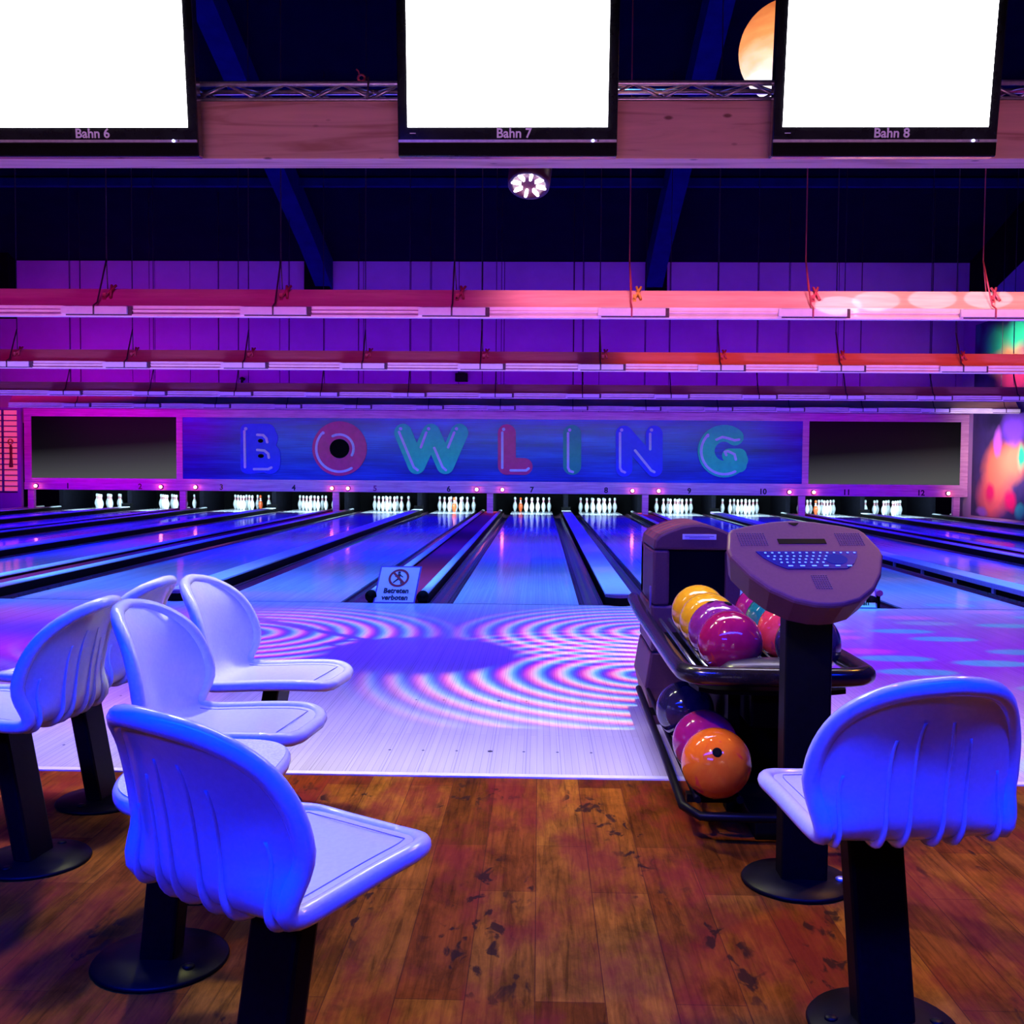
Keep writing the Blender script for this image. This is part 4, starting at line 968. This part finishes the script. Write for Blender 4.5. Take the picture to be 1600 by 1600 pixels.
# pattern projectors: the light itself carries the pattern
def gobo(name, loc, deg, power, build, blend=.25):
    o = spot(name, loc, (loc[0], loc[1], 0), (1, 1, 1), power, deg, blend, .012); o.rotation_euler = (0, 0, 0)
    l = o.data; l.use_nodes = True; g = NT(l.node_tree); em = l.node_tree.nodes['Emission']
    tc = g.new('ShaderNodeTexCoord'); sx = g.new('ShaderNodeSeparateXYZ'); g.l.new(tc.outputs['Normal'], sx.inputs[0])
    az = g.math('ABSOLUTE', sx.outputs['Z'])
    X = g.math('MULTIPLY_ADD', g.math('DIVIDE', sx.outputs['X'], az), loc[2], loc[0]); Y = g.math('MULTIPLY_ADD', g.math('DIVIDE', sx.outputs['Y'], az), loc[2], loc[1])
    g.l.new(build(g, X, Y), em.inputs['Color']); return o
def dist(g, X, Y, cx, cy): 
    a = g.math('SUBTRACT', X, cx); b = g.math('SUBTRACT', Y, cy)
    return g.math('SQRT', g.math('ADD', g.math('MULTIPLY', a, a), g.math('MULTIPLY', b, b)))
def rings_pattern(g, X, Y):
    chans = []
    cs = [(.62, 5.75), (.85, 7.25), (-2.1, 7.0)]
    ds = [dist(g, X, Y, *c) for c in cs]
    dk = dist(g, X, Y, -.72, 6.30)
    lim = g.math('MULTIPLY', g.math('SUBTRACT', 1.05, X), 5., clamp=True)
    for ci, ph in enumerate((0., 1.3, 2.3)):
        tot = None
        for i, d in enumerate(ds):
            s_ = g.math('SINE', g.math('MULTIPLY_ADD', d, 2*PI/.155, ph+i*.8)); s_ = g.math('POWER', g.math('MULTIPLY_ADD', s_, .5, .5), 1.6)
            env = g.math('SUBTRACT', 1., g.math('DIVIDE', d, (1.75, 1.55, 1.6)[i]), clamp=True)
            env = g.math('MINIMUM', g.math('MULTIPLY', env, 2.6), 1.)
            v = g.math('MULTIPLY', s_, env); tot = v if tot is None else g.math('ADD', tot, v)
        hole = g.math('MULTIPLY', g.math('SUBTRACT', dk, .56), 6., clamp=True)
        chans.append(g.math('MULTIPLY', g.math('MULTIPLY', tot, hole), lim))
    c = g.new('ShaderNodeCombineColor')
    for k, (ch, s_) in enumerate(zip(chans, (1., .62, .85))): g.l.new(g.math('MULTIPLY', ch, s_), c.inputs[k])
    return c.outputs[0]
gobo('pattern_projector', (.41, 5.38, 4.6), 84, 1650, rings_pattern)
def dots_pattern(g, X, Y):
    v = g.new('ShaderNodeCombineXYZ'); g.l.new(g.math('MULTIPLY', X, 1.15), v.inputs[0]); g.l.new(g.math('MULTIPLY', Y, 2.6), v.inputs[1])
    vo = g.new('ShaderNodeTexVoronoi'); vo.voronoi_dimensions = '2D'; g.l.new(v.outputs[0], vo.inputs['Vector']); vo.inputs['Scale'].default_value = 1.; vo.inputs['Randomness'].default_value = .6
    mk = g.ramp(vo.outputs['Distance'], [(.22, (1, 1, 1)), (.30, (0, 0, 0))])
    sx = g.new('ShaderNodeSeparateColor'); g.l.new(vo.outputs['Color'], sx.inputs[0])
    colr = g.ramp(sx.outputs[0], [(0, (.05, .55, .6)), (.35, (1., .0, .45)), (.62, (.4, .35, .45)), (.8, (.05, .5, .55))], 'CONSTANT')
    c = g.mix(mk, (.40, .0, .46), colr)
    side = g.math('MULTIPLY', g.math('SUBTRACT', X, 1.15), 4., clamp=True)
    return g.mix(side, (0, 0, 0), c)
gobo('dot_projector', (3.0, 6.0, 4.6), 85, 680, dots_pattern)
def left_wash(g, X, Y):
    side = g.math('MULTIPLY', g.math('SUBTRACT', -1.5, X), 3., clamp=True)
    st = g.math('MULTIPLY_ADD', g.math('SINE', g.math('MULTIPLY', Y, 4.2)), .5, .5)
    return g.mix(side, (0, 0, 0), g.mix(st, (.02, .0, .8), (.6, .0, .55)))
gobo('left_projector', (-3.2, 6.2, 4.6), 75, 700, left_wash)

vs = SC.view_settings; vs.view_transform = 'Standard'; vs.look = 'None'; vs.exposure = 0.; vs.gamma = 1.; vs.use_curve_mapping = False
SC.display_settings.display_device = 'sRGB'
cy = SC.cycles; cy.use_denoising = True; cy.max_bounces = 6; cy.diffuse_bounces = 3; cy.glossy_bounces = 3; cy.sample_clamp_indirect = 4.; cy.caustics_reflective = False; cy.caustics_refractive = False
try: cy.use_light_tree = True
except Exception: pass
